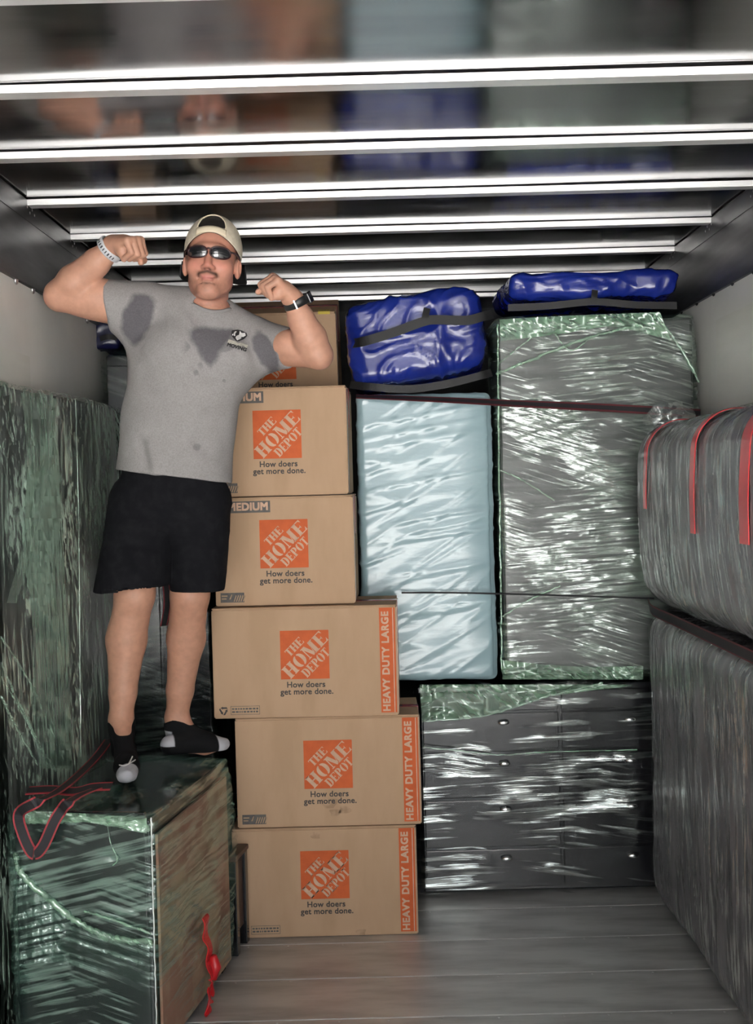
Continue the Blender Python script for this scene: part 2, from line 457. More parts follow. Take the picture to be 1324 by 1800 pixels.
def logo_mesh(L=LG):
    r = math.radians(45); q = math.sqrt(.5)
    def at(u, v): return ((u - v) * q * L, (u + v) * q * L)
    P_ = []
    def add(word, h, ln, u, v):
        o = at(u, v); c = q
        for p in word_polys(word, h * L, ln * L): P_.append([(c * a - c * b + o[0], c * a + c * b + o[1]) for a, b in p])
    add('HOME', .275, 1.12, 0.0, -.005); add('THE', .165, .43, -.03, .265); add('DEPOT', .185, .70, .04, -.275)
    # keep every letter inside the square
    out = []
    for p in P_:
        out.append([(max(-L / 2, min(L / 2, a)), max(-L / 2, min(L / 2, b))) for a, b in p])
    return polys_mesh(out)
def flat_rect(w, h): return polys_mesh([rect(-w / 2, w / 2, -h / 2, h / 2)])
def recycle_polys(R):
    out = []
    for k in range(3):
        a = math.radians(90 + 120 * k); c, s = math.cos(a), math.sin(a)
        def T(u, v): return (c * u - s * v, s * u + c * v)
        out.append([T(.30 * R, -.70 * R), T(.58 * R, -.52 * R), T(.58 * R, .15 * R), T(.30 * R, .15 * R)])
        out.append([T(.18 * R, .12 * R), T(.70 * R, .12 * R), T(.44 * R, .52 * R)])
    return out

def carton(label, W, D, H, front_bl, yaw, group, kind, pitch=0.0, sticker=False, smudge=None, tape='red', mark='recycle', logo_dx=0.0):
    """front_bl = world position of the front bottom-left corner"""
    c, s = math.cos(yaw), math.sin(yaw)
    base = Vector(front_bl) + Vector((c * W / 2 - s * D / 2, s * W / 2 + c * D / 2, 0))
    t = thing('cardboard_box', label, 'box', base, (pitch, 0, yaw), group)
    bm = bmesh.new(); bm_box(bm, (0, 0, H / 2 - .003), (W, D, H - .006))
    bmesh.ops.bevel(bm, geom=bm.edges[:], offset=.004, segments=2, affect='EDGES')
    # slight outward bow of a packed carton
    from_bm('carton', bm, MT['card'], t)
    for sg in (-1, 1):
        f = box('flap', (0, sg * (D / 4 + .0008), H - .003), (W - .003, D / 2 - .003, .005), MT['card'], t, bevel=.0015, seg=1)
    box('packing_tape', (0, 0, H + .0004), (W + .002, .05, .0012), MT['redtape'] if tape == 'red' else MT['cleartape'], t)
    box('packing_tape', (W / 2 + .0008, 0, H - .075), (.0012, .05, .15), MT['redtape'], t)
    box('packing_tape', (W / 2 + .0008, -D / 2 + .05, H / 2), (.0012, .04, H * .96), MT['cleartape'], t)
    y = -D / 2 - .0009
    zl = H * .565
    lx = logo_dx
    lg = stick('logo_square', flat_rect(LG, LG), MT['orange'], t, lx, y, zl)
    stick('logo_lettering', logo_mesh(), MT['cream'], lg, lx, y - .0007, zl)
    stick('slogan_print', text_mesh('How doers', .030, .0007, 1.04), MT['ink'], t, lx + .002, y, zl - LG / 2 - .021)
    stick('slogan_print', text_mesh('get more done.', .030, .0007, 1.04), MT['ink'], t, lx + .005, y, zl - LG / 2 - .047)
    if kind == 'large':
        bw = .058
        b = stick('size_band', flat_rect(bw, H - .022), MT['orange'], t, W / 2 - bw / 2 - .006, y, H / 2)
        stick('band_lettering', text_mesh('HEAVY DUTY LARGE', .0365, .0014, 1.10), MT['cream'], b, W / 2 - bw / 2 - .013, y - .0007, H / 2 - .005, math.radians(90))
        stick('band_line', flat_rect(.0035, H - .024), MT['cream'], b, W / 2 - .014, y - .0007, H / 2)
    else:
        b = stick('size_label', flat_rect(.165, .043), MT['greyink'], t, lx - .13, y, H - .036)
        stick('size_lettering', text_mesh('MEDIUM', .039, .0017, 1.04), MT['cream'], b, lx - .13, y - .0007, H - .036)
    if mark == 'recycle':
        x0 = -W / 2 + .036
        stick('recycling_mark', polys_mesh(recycle_polys(.022)), MT['ink'], t, x0, y, .03)
        fr = [rect(0, .108, 0, .0016), rect(0, .108, .0304, .032), rect(0, .0016, 0, .032), rect(.1064, .108, 0, .032)]
        rr = random.Random(2)
        for row in (.0075, .0185):
            xx = .005
            while xx < .098:
                ww = rr.uniform(.004, .011); fr.append(rect(xx, min(xx + ww, .102), row, row + .006)); xx += ww + .003
        stick('small_print', polys_mesh(fr), MT['greyink'], t, x0 + .026, y, .014)
    else:
        pl = stick('printed_label', flat_rect(.088, .036), MT['greyink'], t, -W / 2 + .062, y, .032)
        pp = []
        for i in range(5):
            x_ = .004 + i * .0085; pp.append([(x_, -.015), (x_ + .004, -.015), (x_ + .012, .006), (x_ + .009, .010)])
        pp += [rect(-.04, -.018, .004, .009), rect(-.04, -.022, -.006, -.002), [(-.012, -.006), (-.006, -.006), (0, .012), (-.003, .012)]]
        stick('label_detail', polys_mesh(pp), MT['card_edge'], pl, -W / 2 + .062, y - .0007, .032)
    if sticker:
        st = box('sticker', (W / 2 - .045, -D / 2 + .022, H + .0006), (.048, .05, .0012), MT['yellow'], t)
        stick('sticker', flat_rect(.048, .010), MT['yellow'], t, W / 2 - .045, y, H - .006)
        me = text_mesh('WE.S', .018, .0006); me.transform(Matrix.Translation((W / 2 - .045, -D / 2 + .020, H + .0016)))
        mesh_obj('sticker_lettering', me, MT['ink'], st)
    if smudge:
        for (sx, sz, sr) in smudge:
            pts = [(sx + sr * (1 + .3 * math.sin(3 * a + sx * 40)) * math.cos(a), sz + sr * .8 * (1 + .25 * math.cos(2 * a)) * math.sin(a)) for a in [i * 2 * math.pi / 20 for i in range(20)]]
            stick('smudge', polys_mesh([pts]), MT['stain'], t, 0, y + .0004, 0)
    return t

LW, LD, LH = .682, .381, .408
MW, MD, MH = .518, .381, .403
YF = 4.755
GB = 'printed moving boxes in one stack'
def flc(px, y, z): p = P(px, 1000, y); return Vector((p.x, y, z))
zb = .0015
carton('large cardboard moving box with orange side band, standing on the metal floor', LW, LD, LH, flc(411 - 17, YF, zb) + Vector((.0, 0, 0)), 0.0, GB, 'large', smudge=[(-.03, LH - .03, .02), (.13, .012, .018)])
carton('large cardboard moving box with smudges below its slogan and a hatched grey label', LW, LD, LH, flc(405, YF, zb + LH + .003), -.004, GB, 'large', smudge=[(-.0, .085, .03), (.055, .06, .022), (.02, .05, .02)], mark='label')
carton('large cardboard moving box jutting out left, directly under the medium boxes', LW, LD, LH, flc(369, YF - .01, zb + 2 * (LH + .003)), -.026, GB, 'large')
carton('medium cardboard moving box directly on top of the large boxes', MW, MD, MH, flc(378, YF + .03, zb + 3 * (LH + .003)), -.02, GB, 'medium', mark='label', tape='clear')
carton('medium cardboard moving box, second one up on the large boxes, beside the blue mattress', MW, MD, MH, flc(372, YF + .05, zb + 3 * (LH + .003) + MH + .003), -.03, GB, 'medium', mark='label', tape='clear')
b6 = P(357, 800, 5.32)
carton('shaded medium cardboard box with yellow sticker, tipped forward behind the flexing man', MW, MD, MH + .02, (b6.x + .045, 5.37, 2.02), -.02, GB, 'medium', pitch=math.radians(15), sticker=True, tape='red', mark='label')

# ------------------------------------------------------------------ film-wrapped pieces
def rgrid(size, r, res):
    """rounded box, base centre at the origin: returns verts, normals, quads"""
    hx, hy, hz = size[0] / 2, size[1] / 2, size[2] / 2
    V = []; F = []; base = 0
    def lin(h):
        n = max(2, int(round(2 * h / res)))
        t = np.linspace(-h, h, n + 1)
        return t
    for ax in range(3):
        o1, o2 = [(1, 2), (0, 2), (0, 1)][ax]
        h = (hx, hy, hz); a = lin(h[o1]); b = lin(h[o2])
        A, B_ = np.meshgrid(a, b, indexing='ij')
        for sg in (-1, 1):
            p = np.zeros(A.shape + (3,)); p[..., ax] = sg * h[ax]; p[..., o1] = A; p[..., o2] = B_
            n1, n2 = A.shape
            idx = np.arange(n1 * n2).reshape(n1, n2) + base
            q = np.stack([idx[:-1, :-1], idx[1:, :-1], idx[1:, 1:], idx[:-1, 1:]], -1).reshape(-1, 4)
            flip = (sg < 0) ^ (ax == 1)
            F.append(q[:, ::-1] if flip else q); V.append(p.reshape(-1, 3)); base += n1 * n2
    V = np.concatenate(V); F = np.concatenate(F)
    _, first, inv = np.unique(np.round(V, 6), axis=0, return_index=True, return_inverse=True)
    V = V[first]; F = inv.ravel()[F]
    hh = np.array([hx, hy, hz]); inner = np.clip(V, -(hh - r), hh - r)
    n = V - inner; n /= np.maximum(np.linalg.norm(n, axis=1, keepdims=True), 1e-9)
    V = inner + n * r
    V[:, 2] += hz
    return V, n, F
def wrap(name, size, r, res, disp, mt, parent, off=(0, 0, 0), bend=None):
    V, n, F = rgrid(size, r, res)
    V = V + n * np.maximum(disp(V, n), -.9 * r)[:, None]
    if bend is not None: V = bend(V)
    return mk(name, V + np.array(off), F, mt, parent, True)

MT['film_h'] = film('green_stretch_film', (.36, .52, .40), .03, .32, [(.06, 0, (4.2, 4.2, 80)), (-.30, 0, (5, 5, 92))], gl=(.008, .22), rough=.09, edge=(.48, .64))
MT['film_v'] = film('green_stretch_film_upright', (.66, .86, .72), .03, .80, [(.05, 0, (62, 62, 2.4)), (.42, 0, (70, 70, 3))], gl=(.02, .40), rough=.10, edge=(.48, .60))  # milky streaks made paler and denser: wrinkle glints put into the film colour
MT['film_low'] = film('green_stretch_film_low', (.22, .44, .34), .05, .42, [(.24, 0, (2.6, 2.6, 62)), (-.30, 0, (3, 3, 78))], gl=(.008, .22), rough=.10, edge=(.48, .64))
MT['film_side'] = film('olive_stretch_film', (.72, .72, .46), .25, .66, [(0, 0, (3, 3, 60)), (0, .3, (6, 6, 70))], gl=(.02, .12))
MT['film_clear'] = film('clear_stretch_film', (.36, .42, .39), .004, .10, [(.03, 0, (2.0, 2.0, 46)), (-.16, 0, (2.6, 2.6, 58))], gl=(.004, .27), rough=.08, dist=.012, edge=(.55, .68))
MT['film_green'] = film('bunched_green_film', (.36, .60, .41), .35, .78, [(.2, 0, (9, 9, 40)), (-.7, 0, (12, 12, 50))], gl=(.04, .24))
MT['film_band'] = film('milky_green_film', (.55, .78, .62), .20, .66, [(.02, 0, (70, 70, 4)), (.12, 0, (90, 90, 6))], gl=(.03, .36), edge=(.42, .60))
MT['film_grey'] = film('clear_upright_film', (.50, .50, .50), .01, .26, [(.0, 0, (44, 44, 1.2)), (.10, 0, (52, 52, 1.6))], gl=(.006, .40), rough=.08, dist=.012, edge=(.50, .66))
MT['blackwood'] = mat('black_lacquered_wood', (.012, .012, .014), .14, spec=.5, coat=.4)
MT['blanket'] = mat('grey_moving_blanket', (.075, .08, .078), .35, var=((.03, .034, .033), (3, 3, 26), .4, .62))
MT['brown'] = mat('brown_cardboard_liner', (.42, .31, .20), .8, var=((.30, .15, .10), (4, 4, 4), .44, .58))
MT['darkbrown'] = mat('dark_walnut_panel', (.05, .022, .016), .4)
MT['steel'] = mat('chrome_knob', (.8, .8, .8), .15, 1.0)
MT['red'] = mat('red_vinyl_tape', (.62, .02, .025), .3, var=((.50, .015, .02), (8, 8, 8), .4, .6), bump=((12, 12, 30), .3, .003))
MT['strap_b'] = mat('black_webbing', (.018, .018, .021), .75, bump=((90, 90, 90), .3, .001))
MT['strap_r'] = mat('red_webbing_edge', (.34, .03, .04), .7, bump=((90, 90, 90), .3, .001))
MT['strap_d'] = mat('maroon_webbing_edge', (.10, .012, .018), .7)

def film_rope(name, pts, r, mt, parent, seed=1, n=10):
    """bunched strand of film: an uneven flattened tube along the surface"""
    path = smooth_path(pts, 14); rg = random.Random(seed)
    rad = []; x = 1.0
    for i in range(len(path)):
        x = .7 * x + .3 * rg.uniform(.5, 1.6); rad.append(r * x)
    path = [p + Vector((rg.uniform(-1, 1), 0, rg.uniform(-1, 1))) * r * .5 for p in path]
    return tube(name, path, rad, mt, parent, 6)

# --- dresser stood on the floor at the right, drawers showing through the film
dl = P(736, 1390, 5.17)
DW, DD, DH = XR - .02 - dl.x, .52, .852
t = thing('wrapped_dresser', 'low black chest of drawers in clear film, under the pale blue mattress', 'dresser', (dl.x + DW / 2, 5.17 + DD / 2, .002))
box('carcass', (0, .012, DH / 2), (DW - .03, DD - .04, DH - .02), MT['blackwood'], t, bevel=.006)
box('top_board', (0, 0, DH - .016), (DW - .012, DD - .012, .026), MT['blackwood'], t, bevel=.005)
rows = [(.035, .205), (.215, .395), (.405, .575), (.585, .735), (.745, .822)]
rows = [(.03, .185), (.195, .385), (.395, .570), (.580, .735), (.745, .822)]
KX = {-1: P(889, 1400, 5.16).x - t.location.x, 1: P(1112, 1400, 5.16).x - t.location.x}
for (z0, z1) in rows:
    for sx in (-1, 1):
        wd = DW / 2 - .03
        dr = box('drawer_front', (sx * (wd / 2 + .006), -DD / 2 + .022, (z0 + z1) / 2), (wd, .022, z1 - z0), MT['blackwood'], t, bevel=.004)
        if z1 < .8:
            kb = bmesh.new(); bmesh.ops.create_uvsphere(kb, u_segments=14, v_segments=8, radius=.016, matrix=Matrix.Translation((KX[sx], -DD / 2 - .002, z1 - .035)) @ Matrix.Diagonal((1.5, .7, .7, 1)))
            from_bm('knob', kb, MT['steel'], dr, True)
KN = [(KX[sx], z1 - .035) for (z0, z1) in rows if z1 < .8 for sx in (-1, 1)]
def disp_dresser(p, n):
    d = .0035 * streak_disp(p, -.07, 2.2, 22, 3) + .0025 * streak_disp(p, .18, 3, 38, 9) + .003 * fbm(p * np.array([3, 3, 9]), 2, 2)
    for (kx, kz) in KN:                                        # the film tents over the knobs
        r2 = ((p[:, 0] - kx) / .10) ** 2 + ((p[:, 2] - kz) / .030) ** 2
        d += .024 * np.exp(-r2) * (n[:, 1] < -.5)
    return d
wrap('film', (DW, DD, DH + .004), .016, .009, disp_dresser, MT['film_clear'], t)
# green turn of film over the top edge
def patch(name, pts, mt, parent, nu=40, nv=12, amp=.006, seed=1, fu=14, fv=4):
    """wrinkled sheet between two polylines (top, bottom), given as lists of Vectors"""
    A = smooth_path(pts[0], 8); B_ = smooth_path(pts[1], 8)
    A = [A[int(i * (len(A) - 1) / nu)] for i in range(nu + 1)]; B_ = [B_[int(i * (len(B_) - 1) / nu)] for i in range(nu + 1)]
    V = np.array([[tuple(a.lerp(b, j / nv)) for j in range(nv + 1)] for a, b in zip(A, B_)])
    ii, jj = np.meshgrid(np.arange(nu + 1), np.arange(nv + 1), indexing='ij')
    q = np.stack([ii.ravel() / nu * fu, jj.ravel() / nv * fv, np.full(ii.size, seed * 1.7)], 1)
    V = V.reshape(-1, 3); V[:, 1] -= amp * (ridge(q, seed) * .5 + .5)
    idx = np.arange((nu + 1) * (nv + 1)).reshape(nu + 1, nv + 1)
    F = np.stack([idx[:-1, :-1], idx[:-1, 1:], idx[1:, 1:], idx[1:, :-1]], -1).reshape(-1, 4)
    return mk(name, V, F, mt, parent, True)
def loc(t, p):
    c, s = math.cos(-t.rotation_euler.z), math.sin(-t.rotation_euler.z)
    d = Vector(p) - Vector(t.location)
    return Vector((c * d.x - s * d.y, s * d.x + c * d.y, d.z))
yf = 5.17 - .016
patch('film_turn', [[loc(t, P(x, y, yf)) for x, y in ((738, 1203), (850, 1203), (980, 1203), (1110, 1203))],
                    [loc(t, P(x, y, yf)) for x, y in ((742, 1268), (850, 1258), (960, 1225), (1110, 1206))]], MT['film_green'], t, 60, 14, .006, 3)
film_rope('film_strand', [loc(t, P(x, y, yf - .004)) for x, y in ((742, 1268), (850, 1258), (960, 1225), (1060, 1200))], .004, MT['film_green'], t, 4)
film_rope('film_strand', [loc(t, P(x, y, yf - .006)) for x, y in ((744, 1313), (830, 1322), (885, 1327), (960, 1322), (1120, 1318))], .0025, MT['film_green'], t, 5)
# --- tall cabinet standing on it
cl = P(873, 800, 5.14); cr = XR - .018
CW = cr - cl.x; CH = 2.316 - (DH + .030)
t = thing('wrapped_cabinet', 'upright grey cabinet wrapped in green-tinted film, standing on the black dresser', 'cabinet', (cl.x + CW / 2, 5.14 + .24, DH + .030))
box('body', (0, .006, CH / 2), (CW - .03, .44, CH - .02), MT['blanket'], t, bevel=.012)
def disp_cab(p, n):
    d = .004 * streak_disp(p, -.05, 2.4, 26, 5) + .003 * streak_disp(p, .30, 4, 40, 2) + .0022 * streak_disp(p, -.45, 6, 60, 8)
    d += .006 * fbm(p * np.array([2.5, 2.5, 5]), 2, 6)
    return d
wrap('film', (CW - .016, .47, CH), .03, .0085, disp_cab, MT['film_h'], t)
yc = 5.14 - .012
L_ = lambda x, y, dy=0: loc(t, P(x, y, yc - dy))
film_rope('film_strand', [L_(872, 658), (L_(945, 628)), L_(1040, 592), L_(1130, 572)], .005, MT['film_green'], t, 6)
film_rope('film_strand', [L_(1155, 556), L_(1195, 610), L_(1230, 672)], .005, MT['film_green'], t, 7)
film_rope('film_strand', [L_(876, 640), L_(960, 575), L_(1010, 560)], .0025, MT['film_green'], t, 8)
film_rope('film_strand', [L_(1040, 592), L_(1000, 615), L_(960, 560)], .0022, MT['film_green'], t, 9)
film_rope('film_strand', [L_(876, 825), L_(920, 845), L_(975, 880)], .003, MT['film_green'], t, 10)
film_rope('film_strand', [L_(882, 1085), L_(930, 1055), L_(985, 1030)], .003, MT['film_green'], t, 11)
film_rope('film_strand', [L_(875, 570), L_(877, 800), L_(880, 1000), L_(882, 1180)], .004, MT['film_green'], t, 12)
patch('film_turn', [[L_(x, y) for x, y in ((878, 562), (980, 556), (1080, 552), (1160, 549))], [L_(x, y) for x, y in ((880, 600), (980, 588), (1080, 575), (1180, 600))]], MT['film_green'], t, 50, 12, .008, 6)
patch('film_turn', [[L_(x, y) for x, y in ((882, 1160), (960, 1168), (1050, 1172), (1130, 1170))], [L_(x, y) for x, y in ((884, 1194), (960, 1194), (1050, 1194), (1130, 1194))]], MT['film_green'], t, 50, 10, .008, 7)

# --- pale blue mattress on end
MT['blueplastic'] = mat('pale_blue_plastic', (.34, .475, .51), .2, spec=.55, var=((.29, .42, .46), (2, 2, 5), .4, .65), bump=((9, 9, 40), .25, .004))
mr = P(872, 1000, 5.15); ml = -.076
MWd = mr.x - ml - .006; MHt = 1.15
t = thing('mattress', 'pale blue plastic-wrapped mattress standing on edge on the dresser', 'mattress', (ml + MWd / 2, 5.158 + .14, DH + .028))
def disp_mat(p, n):
    d = .006 * fbm(p * np.array([1.6, 1, 2.2]), 2, 12)
    m1 = np.clip(fbm(p * np.array([3, 3, 2.5]), 2, 33) + .35, 0, 1)
    d += .007 * m1 * np.clip(streak_disp(p, .36, 1.5, 13, 13, 1), 0, 1) ** 3 + .005 * (1 - m1) * np.clip(streak_disp(p, .14, 1.8, 20, 14, 1), 0, 1) ** 2.5 + .003 * np.clip(streak_disp(p, .6, 2.4, 32, 15, 1), 0, 1) ** 3
    edge = np.clip((p[:, 0] - MWd / 2 + .14) / .14, 0, 1) ** 2
    return d - .014 * edge * (n[:, 1] < -.2)
wrap('wrapped_pad', (MWd + .006, .27, MHt), .026, .0085, disp_mat, MT['blueplastic'], t)

# --- blue zipped storage bags
MT['bluebag'] = mat('glossy_blue_tarpaulin', (.012, .028, .25), .2, spec=.5, var=((.008, .018, .18), (4, 4, 4), .4, .65), bump=((14, 14, 14), .35, .006, 3))
MT['navybag'] = mat('navy_tarpaulin', (.008, .01, .045), .3, bump=((14, 14, 14), .4, .006))
MT['bagweb'] = mat('black_bag_handle', (.01, .01, .011), .6, bump=((120, 120, 120), .3, .001))
MT['bagprint'] = mat('dark_blue_print', (.006, .010, .07), .3)
def bag(label, size, r, locn, rot, seed, mt, group=None):
    t = thing('storage_bag', label, 'bag', locn, rot, group)
    def dsp(p, n):
        d = .012 * fbm(p * 4.0, 2, seed) + .010 * np.clip(ridge(p * np.array([6, 6, 8]), seed + 3, 1), 0, 1) ** 3 + .006 * np.clip(ridge(p * 13 + 3 * vnoise(p * 5, 2)[:, None], seed + 5, 1), 0, 1) ** 2
        return d
    wrap('bag_body', size, r, .0085, dsp, mt, t)
    return t
bl = P(622, 690, 5.04); br = P(884, 640, 5.04)
BW = br.x - bl.x
t = bag('bulging blue zipped storage bag lying on the pale blue mattress', (BW - .055, .44, .33), .06, ((bl.x + br.x) / 2 - .02, 5.055 + .23, DH + MHt + .087), (0, math.radians(-8.0), 0), 3, MT['bluebag'], 'blue storage bags on top of the load')
def bag_strap(t, pix, y, width=.034, name='handle'):
    inv = (Matrix.Translation(t.location) @ t.rotation_euler.to_matrix().to_4x4()).inverted()
    pts = smooth_path([inv @ P(px, py, y + dy) for px, py, dy in pix], 10)
    wv = []
    for i in range(len(pts)):
        tt = (pts[min(i + 1, len(pts) - 1)] - pts[max(i - 1, 0)]).normalized()
        wv.append(tt.cross(Vector((0, 1, 0))).normalized())
    return ribbon(name, pts, wv, width, [MT['bagweb'], MT['bagweb']], t)
bag_strap(t, [(616, 604, .07), (640, 600, .0), (690, 585, -.012), (742, 566, -.018), (765, 562, -.018), (820, 563, -.012), (850, 556, 0), (866, 552, .03)], 5.03, .036)
bag_strap(t, [(616, 676, .07), (650, 680, .0), (720, 684, -.01), (790, 674, -.01), (846, 660, .0), (864, 655, .03)], 5.03, .030)
bag_strap(t, [(746, 570, -.021), (748, 556, -.020), (751, 542, -.010)], 5.03, .026, 'handle_tab')
inv = (Matrix.Translation(t.location) @ t.rotation_euler.to_matrix().to_4x4()).inverted()
me = text_mesh('STORAGE', .03, .001, 1.05)
cen = inv @ P(765, 620, 5.006)
cl2 = P(893, 500, 5.16); cr2 = P(1194, 500, 5.16)
B2W = cr2.x - cl2.x
t2 = bag('flat blue zipped storage bag lying on the green-wrapped cabinet', (B2W, .60, .108), .04, ((cl2.x + cr2.x) / 2, 5.155 + .30, 2.396), (math.radians(.5), math.radians(-.8), 0), 8, MT['bluebag'], 'blue storage bags on top of the load')
bag_strap(t2, [(893, 541, .0), (960, 538, -.012), (1030, 531, -.016), (1060, 531, -.016), (1120, 536, -.012), (1190, 537, 0)], 5.145, .028)
bag_strap(t2, [(1044, 534, -.020), (1045, 522, -.018), (1046, 510, -.008)], 5.145, .024, 'handle_tab')

# --- items deep in the load behind the man
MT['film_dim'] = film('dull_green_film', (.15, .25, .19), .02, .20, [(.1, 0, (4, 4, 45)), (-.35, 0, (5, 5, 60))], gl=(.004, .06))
wy = 5.34
t = thing('wrapped_wardrobe', 'tall dark wardrobe wrapped in green film behind the man, against the grey wall', 'wardrobe', (XL + .022 + .22, wy + .26, .002))
WH = P(205, 615, wy).z - .006
box('body', (0, .004, WH / 2), (.40, .48, WH - .03), MT['blackwood'], t, bevel=.008)
box('door', (-.10, -.242, WH / 2), (.19, .012, WH - .12), MT['blackwood'], t, bevel=.004)
box('door', (.10, -.242, WH / 2), (.19, .012, WH - .12), MT['blackwood'], t, bevel=.004)
wrap('film', (.43, .52, WH), .02, .012, lambda p, n: .004 * streak_disp(p, .1, 3, 22, 4) + .003 * streak_disp(p, -.4, 4, 30, 5), MT['film_dim'], t)
t = bag('small navy storage bag beside a carton on the dark wardrobe', (.13, .36, .20), .03, (P(188, 580, wy + .06).x - .012, wy + .25, WH + .018), (0, 0, 0), 5, MT['navybag'])
bag_strap(t, [(176, 596, .05), (190, 592, .035), (206, 594, .05)], wy + .02, .022)
c0 = thing('cardboard_box', 'plain brown carton beside the navy bag on the dark wardrobe', 'box', (P(246, 590, wy).x - .005, wy + .27, WH + .012))
box('carton', (0, 0, .12), (.15, .40, .236), MT['card'], c0, bevel=.004)
for sg in (-1, 1): box('flap', (0, sg * .101, .241), (.146, .198, .005), MT['card'], c0, bevel=.001, seg=1)
box('packing_tape', (0, 0, .244), (.152, .05, .0012), MT['redtape'], c0)
stick('printed_mark', polys_mesh(recycle_polys(.016)), MT['ink'], c0, -.06, -.2012, .035)

# --- tall padded panel along the left wall
prof = [(XL + .022, 3.62), (XL + .028, 3.80), (XL + .038, 3.94), (XL + .055, 4.10), (XL + .080, 4.30), (XL + .105, 4.44), (XL + .113, 4.60), (XL + .115, 4.95), (XL + .112, 5.28), (XL + .10, 5.308), (XL + .026, 5.310)]
t = thing('wrapped_headboard', 'tall upright panel wrapped in green film, leaning place along the left wall', 'panel', (XL + .06, 4.55, .002))
t['label'] = 'tall slim panel wrapped in streaky green film, upright against the grey wall'
def prism(name, prof, z0, z1, mt, parent, org, res=.012, disp=None, round_top=.02):
    pts = [Vector((a, b, 0)) for a, b in prof]
    path = []
    for i in range(len(pts)):
        a = pts[i]; b = pts[(i + 1) % len(pts)]
        n = max(1, int((b - a).length / res))
        for k in range(n): path.append(a.lerp(b, k / n))
    N_ = len(path); A = np.array([(p.x, p.y) for p in path])
    # smooth the outline a little
    for _ in range(3): A = .5 * A + .25 * np.roll(A, 1, 0) + .25 * np.roll(A, -1, 0)
    T_ = np.roll(A, -1, 0) - np.roll(A, 1, 0); nr = np.stack([T_[:, 1], -T_[:, 0]], 1); nr /= np.linalg.norm(nr, axis=1, keepdims=True)
    cen = A.mean(0)
    if ((A - cen) * nr).sum() < 0: nr = -nr; A = A[::-1]; nr = nr[::-1]
    zs = np.linspace(z0, z1, max(2, int((z1 - z0) / res)))
    V = []
    for z in zs:
        p = np.concatenate([A, np.full((N_, 1), z)], 1); nn = np.concatenate([nr, np.zeros((N_, 1))], 1)
        ins = -round_top * (1 - math.sqrt(max(0, 1 - max(0, (z - (z1 - round_top)) / round_top) ** 2)))
        p = p + nn * (ins + (disp(p) if disp is not None else 0.0) * 1.0)[:, None] if disp is not None else p + nn * ins
        V.append(p)
    M_ = len(zs); V = np.concatenate(V)
    idx = np.arange(M_ * N_).reshape(M_, N_); nx = np.roll(idx, -1, 1)
    F = [tuple(q) for q in np.stack([idx[:-1], nx[:-1], nx[1:], idx[1:]], -1).reshape(-1, 4)]
    top = list(idx[-1]); F.append(tuple(top)); F.append(tuple(idx[0][::-1]))
    V = V - np.array(org)
    return mk(name, V, F, mt, parent, True)
PT = 2.012
insetp = [(max(a - .012, XL + .026), b + (.01 if i < 5 else -.01)) for i, (a, b) in enumerate(prof)]
prism('padding', insetp, .004, PT - .012, mat('grey_padding', (.13, .14, .14), .3, var=((.05, .055, .055), (20, 20, 2), .4, .6)), t, t.location, .03, None, .006)
prism('film', prof, .002, PT, MT['film_v'], t, t.location, .011, lambda p: .003 * streak_disp(p, 1.45, 2.0, 26, 3) + .0025 * streak_disp(p, 1.1, 3, 34, 7), .010)
def BOARD(px, py, out=.006):
    """march a sight line to the panel's curved face"""
    r = ray(px, py)
    for yy in np.linspace(3.63, 5.29, 500):
        q = EYE + r * (yy / r.y)
        xf = float(np.interp(yy, [b for a, b in prof[:9]], [a for a, b in prof[:9]]))
        if q.x < xf + out: return Vector((xf + out, yy, q.z)) - t.location
    return Vector((prof[8][0] + out, 5.28, (EYE + r * (5.28 / r.y)).z)) - t.location
patch('film_turn', [[BOARD(x, y) for x, y in ((38, 690), (48, 800), (44, 950), (58, 1100), (56, 1240), (72, 1350))], [BOARD(x, y) for x, y in ((82, 692), (104, 800), (112, 950), (121, 1100), (124, 1240), (127, 1350))]], MT['film_band'], t, 90, 16, .008, 4, 9, 14)
patch('film_turn', [[BOARD(x, y, .009) for x, y in ((92, 700), (72, 820), (45, 940), (12, 1060))], [BOARD(x, y, .009) for x, y in ((104, 700), (88, 820), (62, 940), (30, 1060))]], MT['film_band'], t, 60, 8, .006, 6, 7, 6)
for pix, r_, sd in (([(2, 1165), (30, 1230), (70, 1310), (98, 1355)], .0035, 4), ([(2, 1225), (30, 1280), (66, 1345)], .003, 5), ([(2, 1120), (60, 1215), (112, 1340)], .003, 6), ([(2, 1190), (45, 1265), (84, 1345)], .0025, 7), ([(132, 700), (138, 900), (140, 1100), (142, 1330)], .0014, 8)):
    film_rope('film_strand', [BOARD(px, py) for px, py in pix], r_, MT['film_band'], t, sd)

# --- film-wrapped chest the man stands on
HT = .74
fr = PZ(268, 1434, HT)
yaw = math.radians(-8.8)
CWd, CDp = .445, .80
ux = Vector((math.cos(yaw), math.sin(yaw), 0)); uy = Vector((-math.sin(yaw), math.cos(yaw), 0))
base = fr - ux * (CWd / 2) + uy * (CDp / 2); base.z = .002
t = thing('wrapped_chest', 'black chest bundled in green film that the man stands on', 'chest', base, (0, 0, yaw))
CH_T = t
box('carcass', (0, .0, .10 + (HT - .12) / 2), (CWd - .03, CDp - .03, HT - .12), MT['blackwood'], t, bevel=.006)
for sx in (-1, 1):
    for sy in (-1, 1): box('leg', (sx * (CWd / 2 - .04), sy * (CDp / 2 - .05), .056), (.045, .045, .112), MT['blackwood'], t, bevel=.004)
for (z0, z1) in ((.12, .33), (.34, .54), (.55, .745)):
    box('drawer_front', (0, -CDp / 2 + .012, (z0 + z1) / 2), (CWd - .05, .016, z1 - z0), MT['blackwood'], t, bevel=.003)
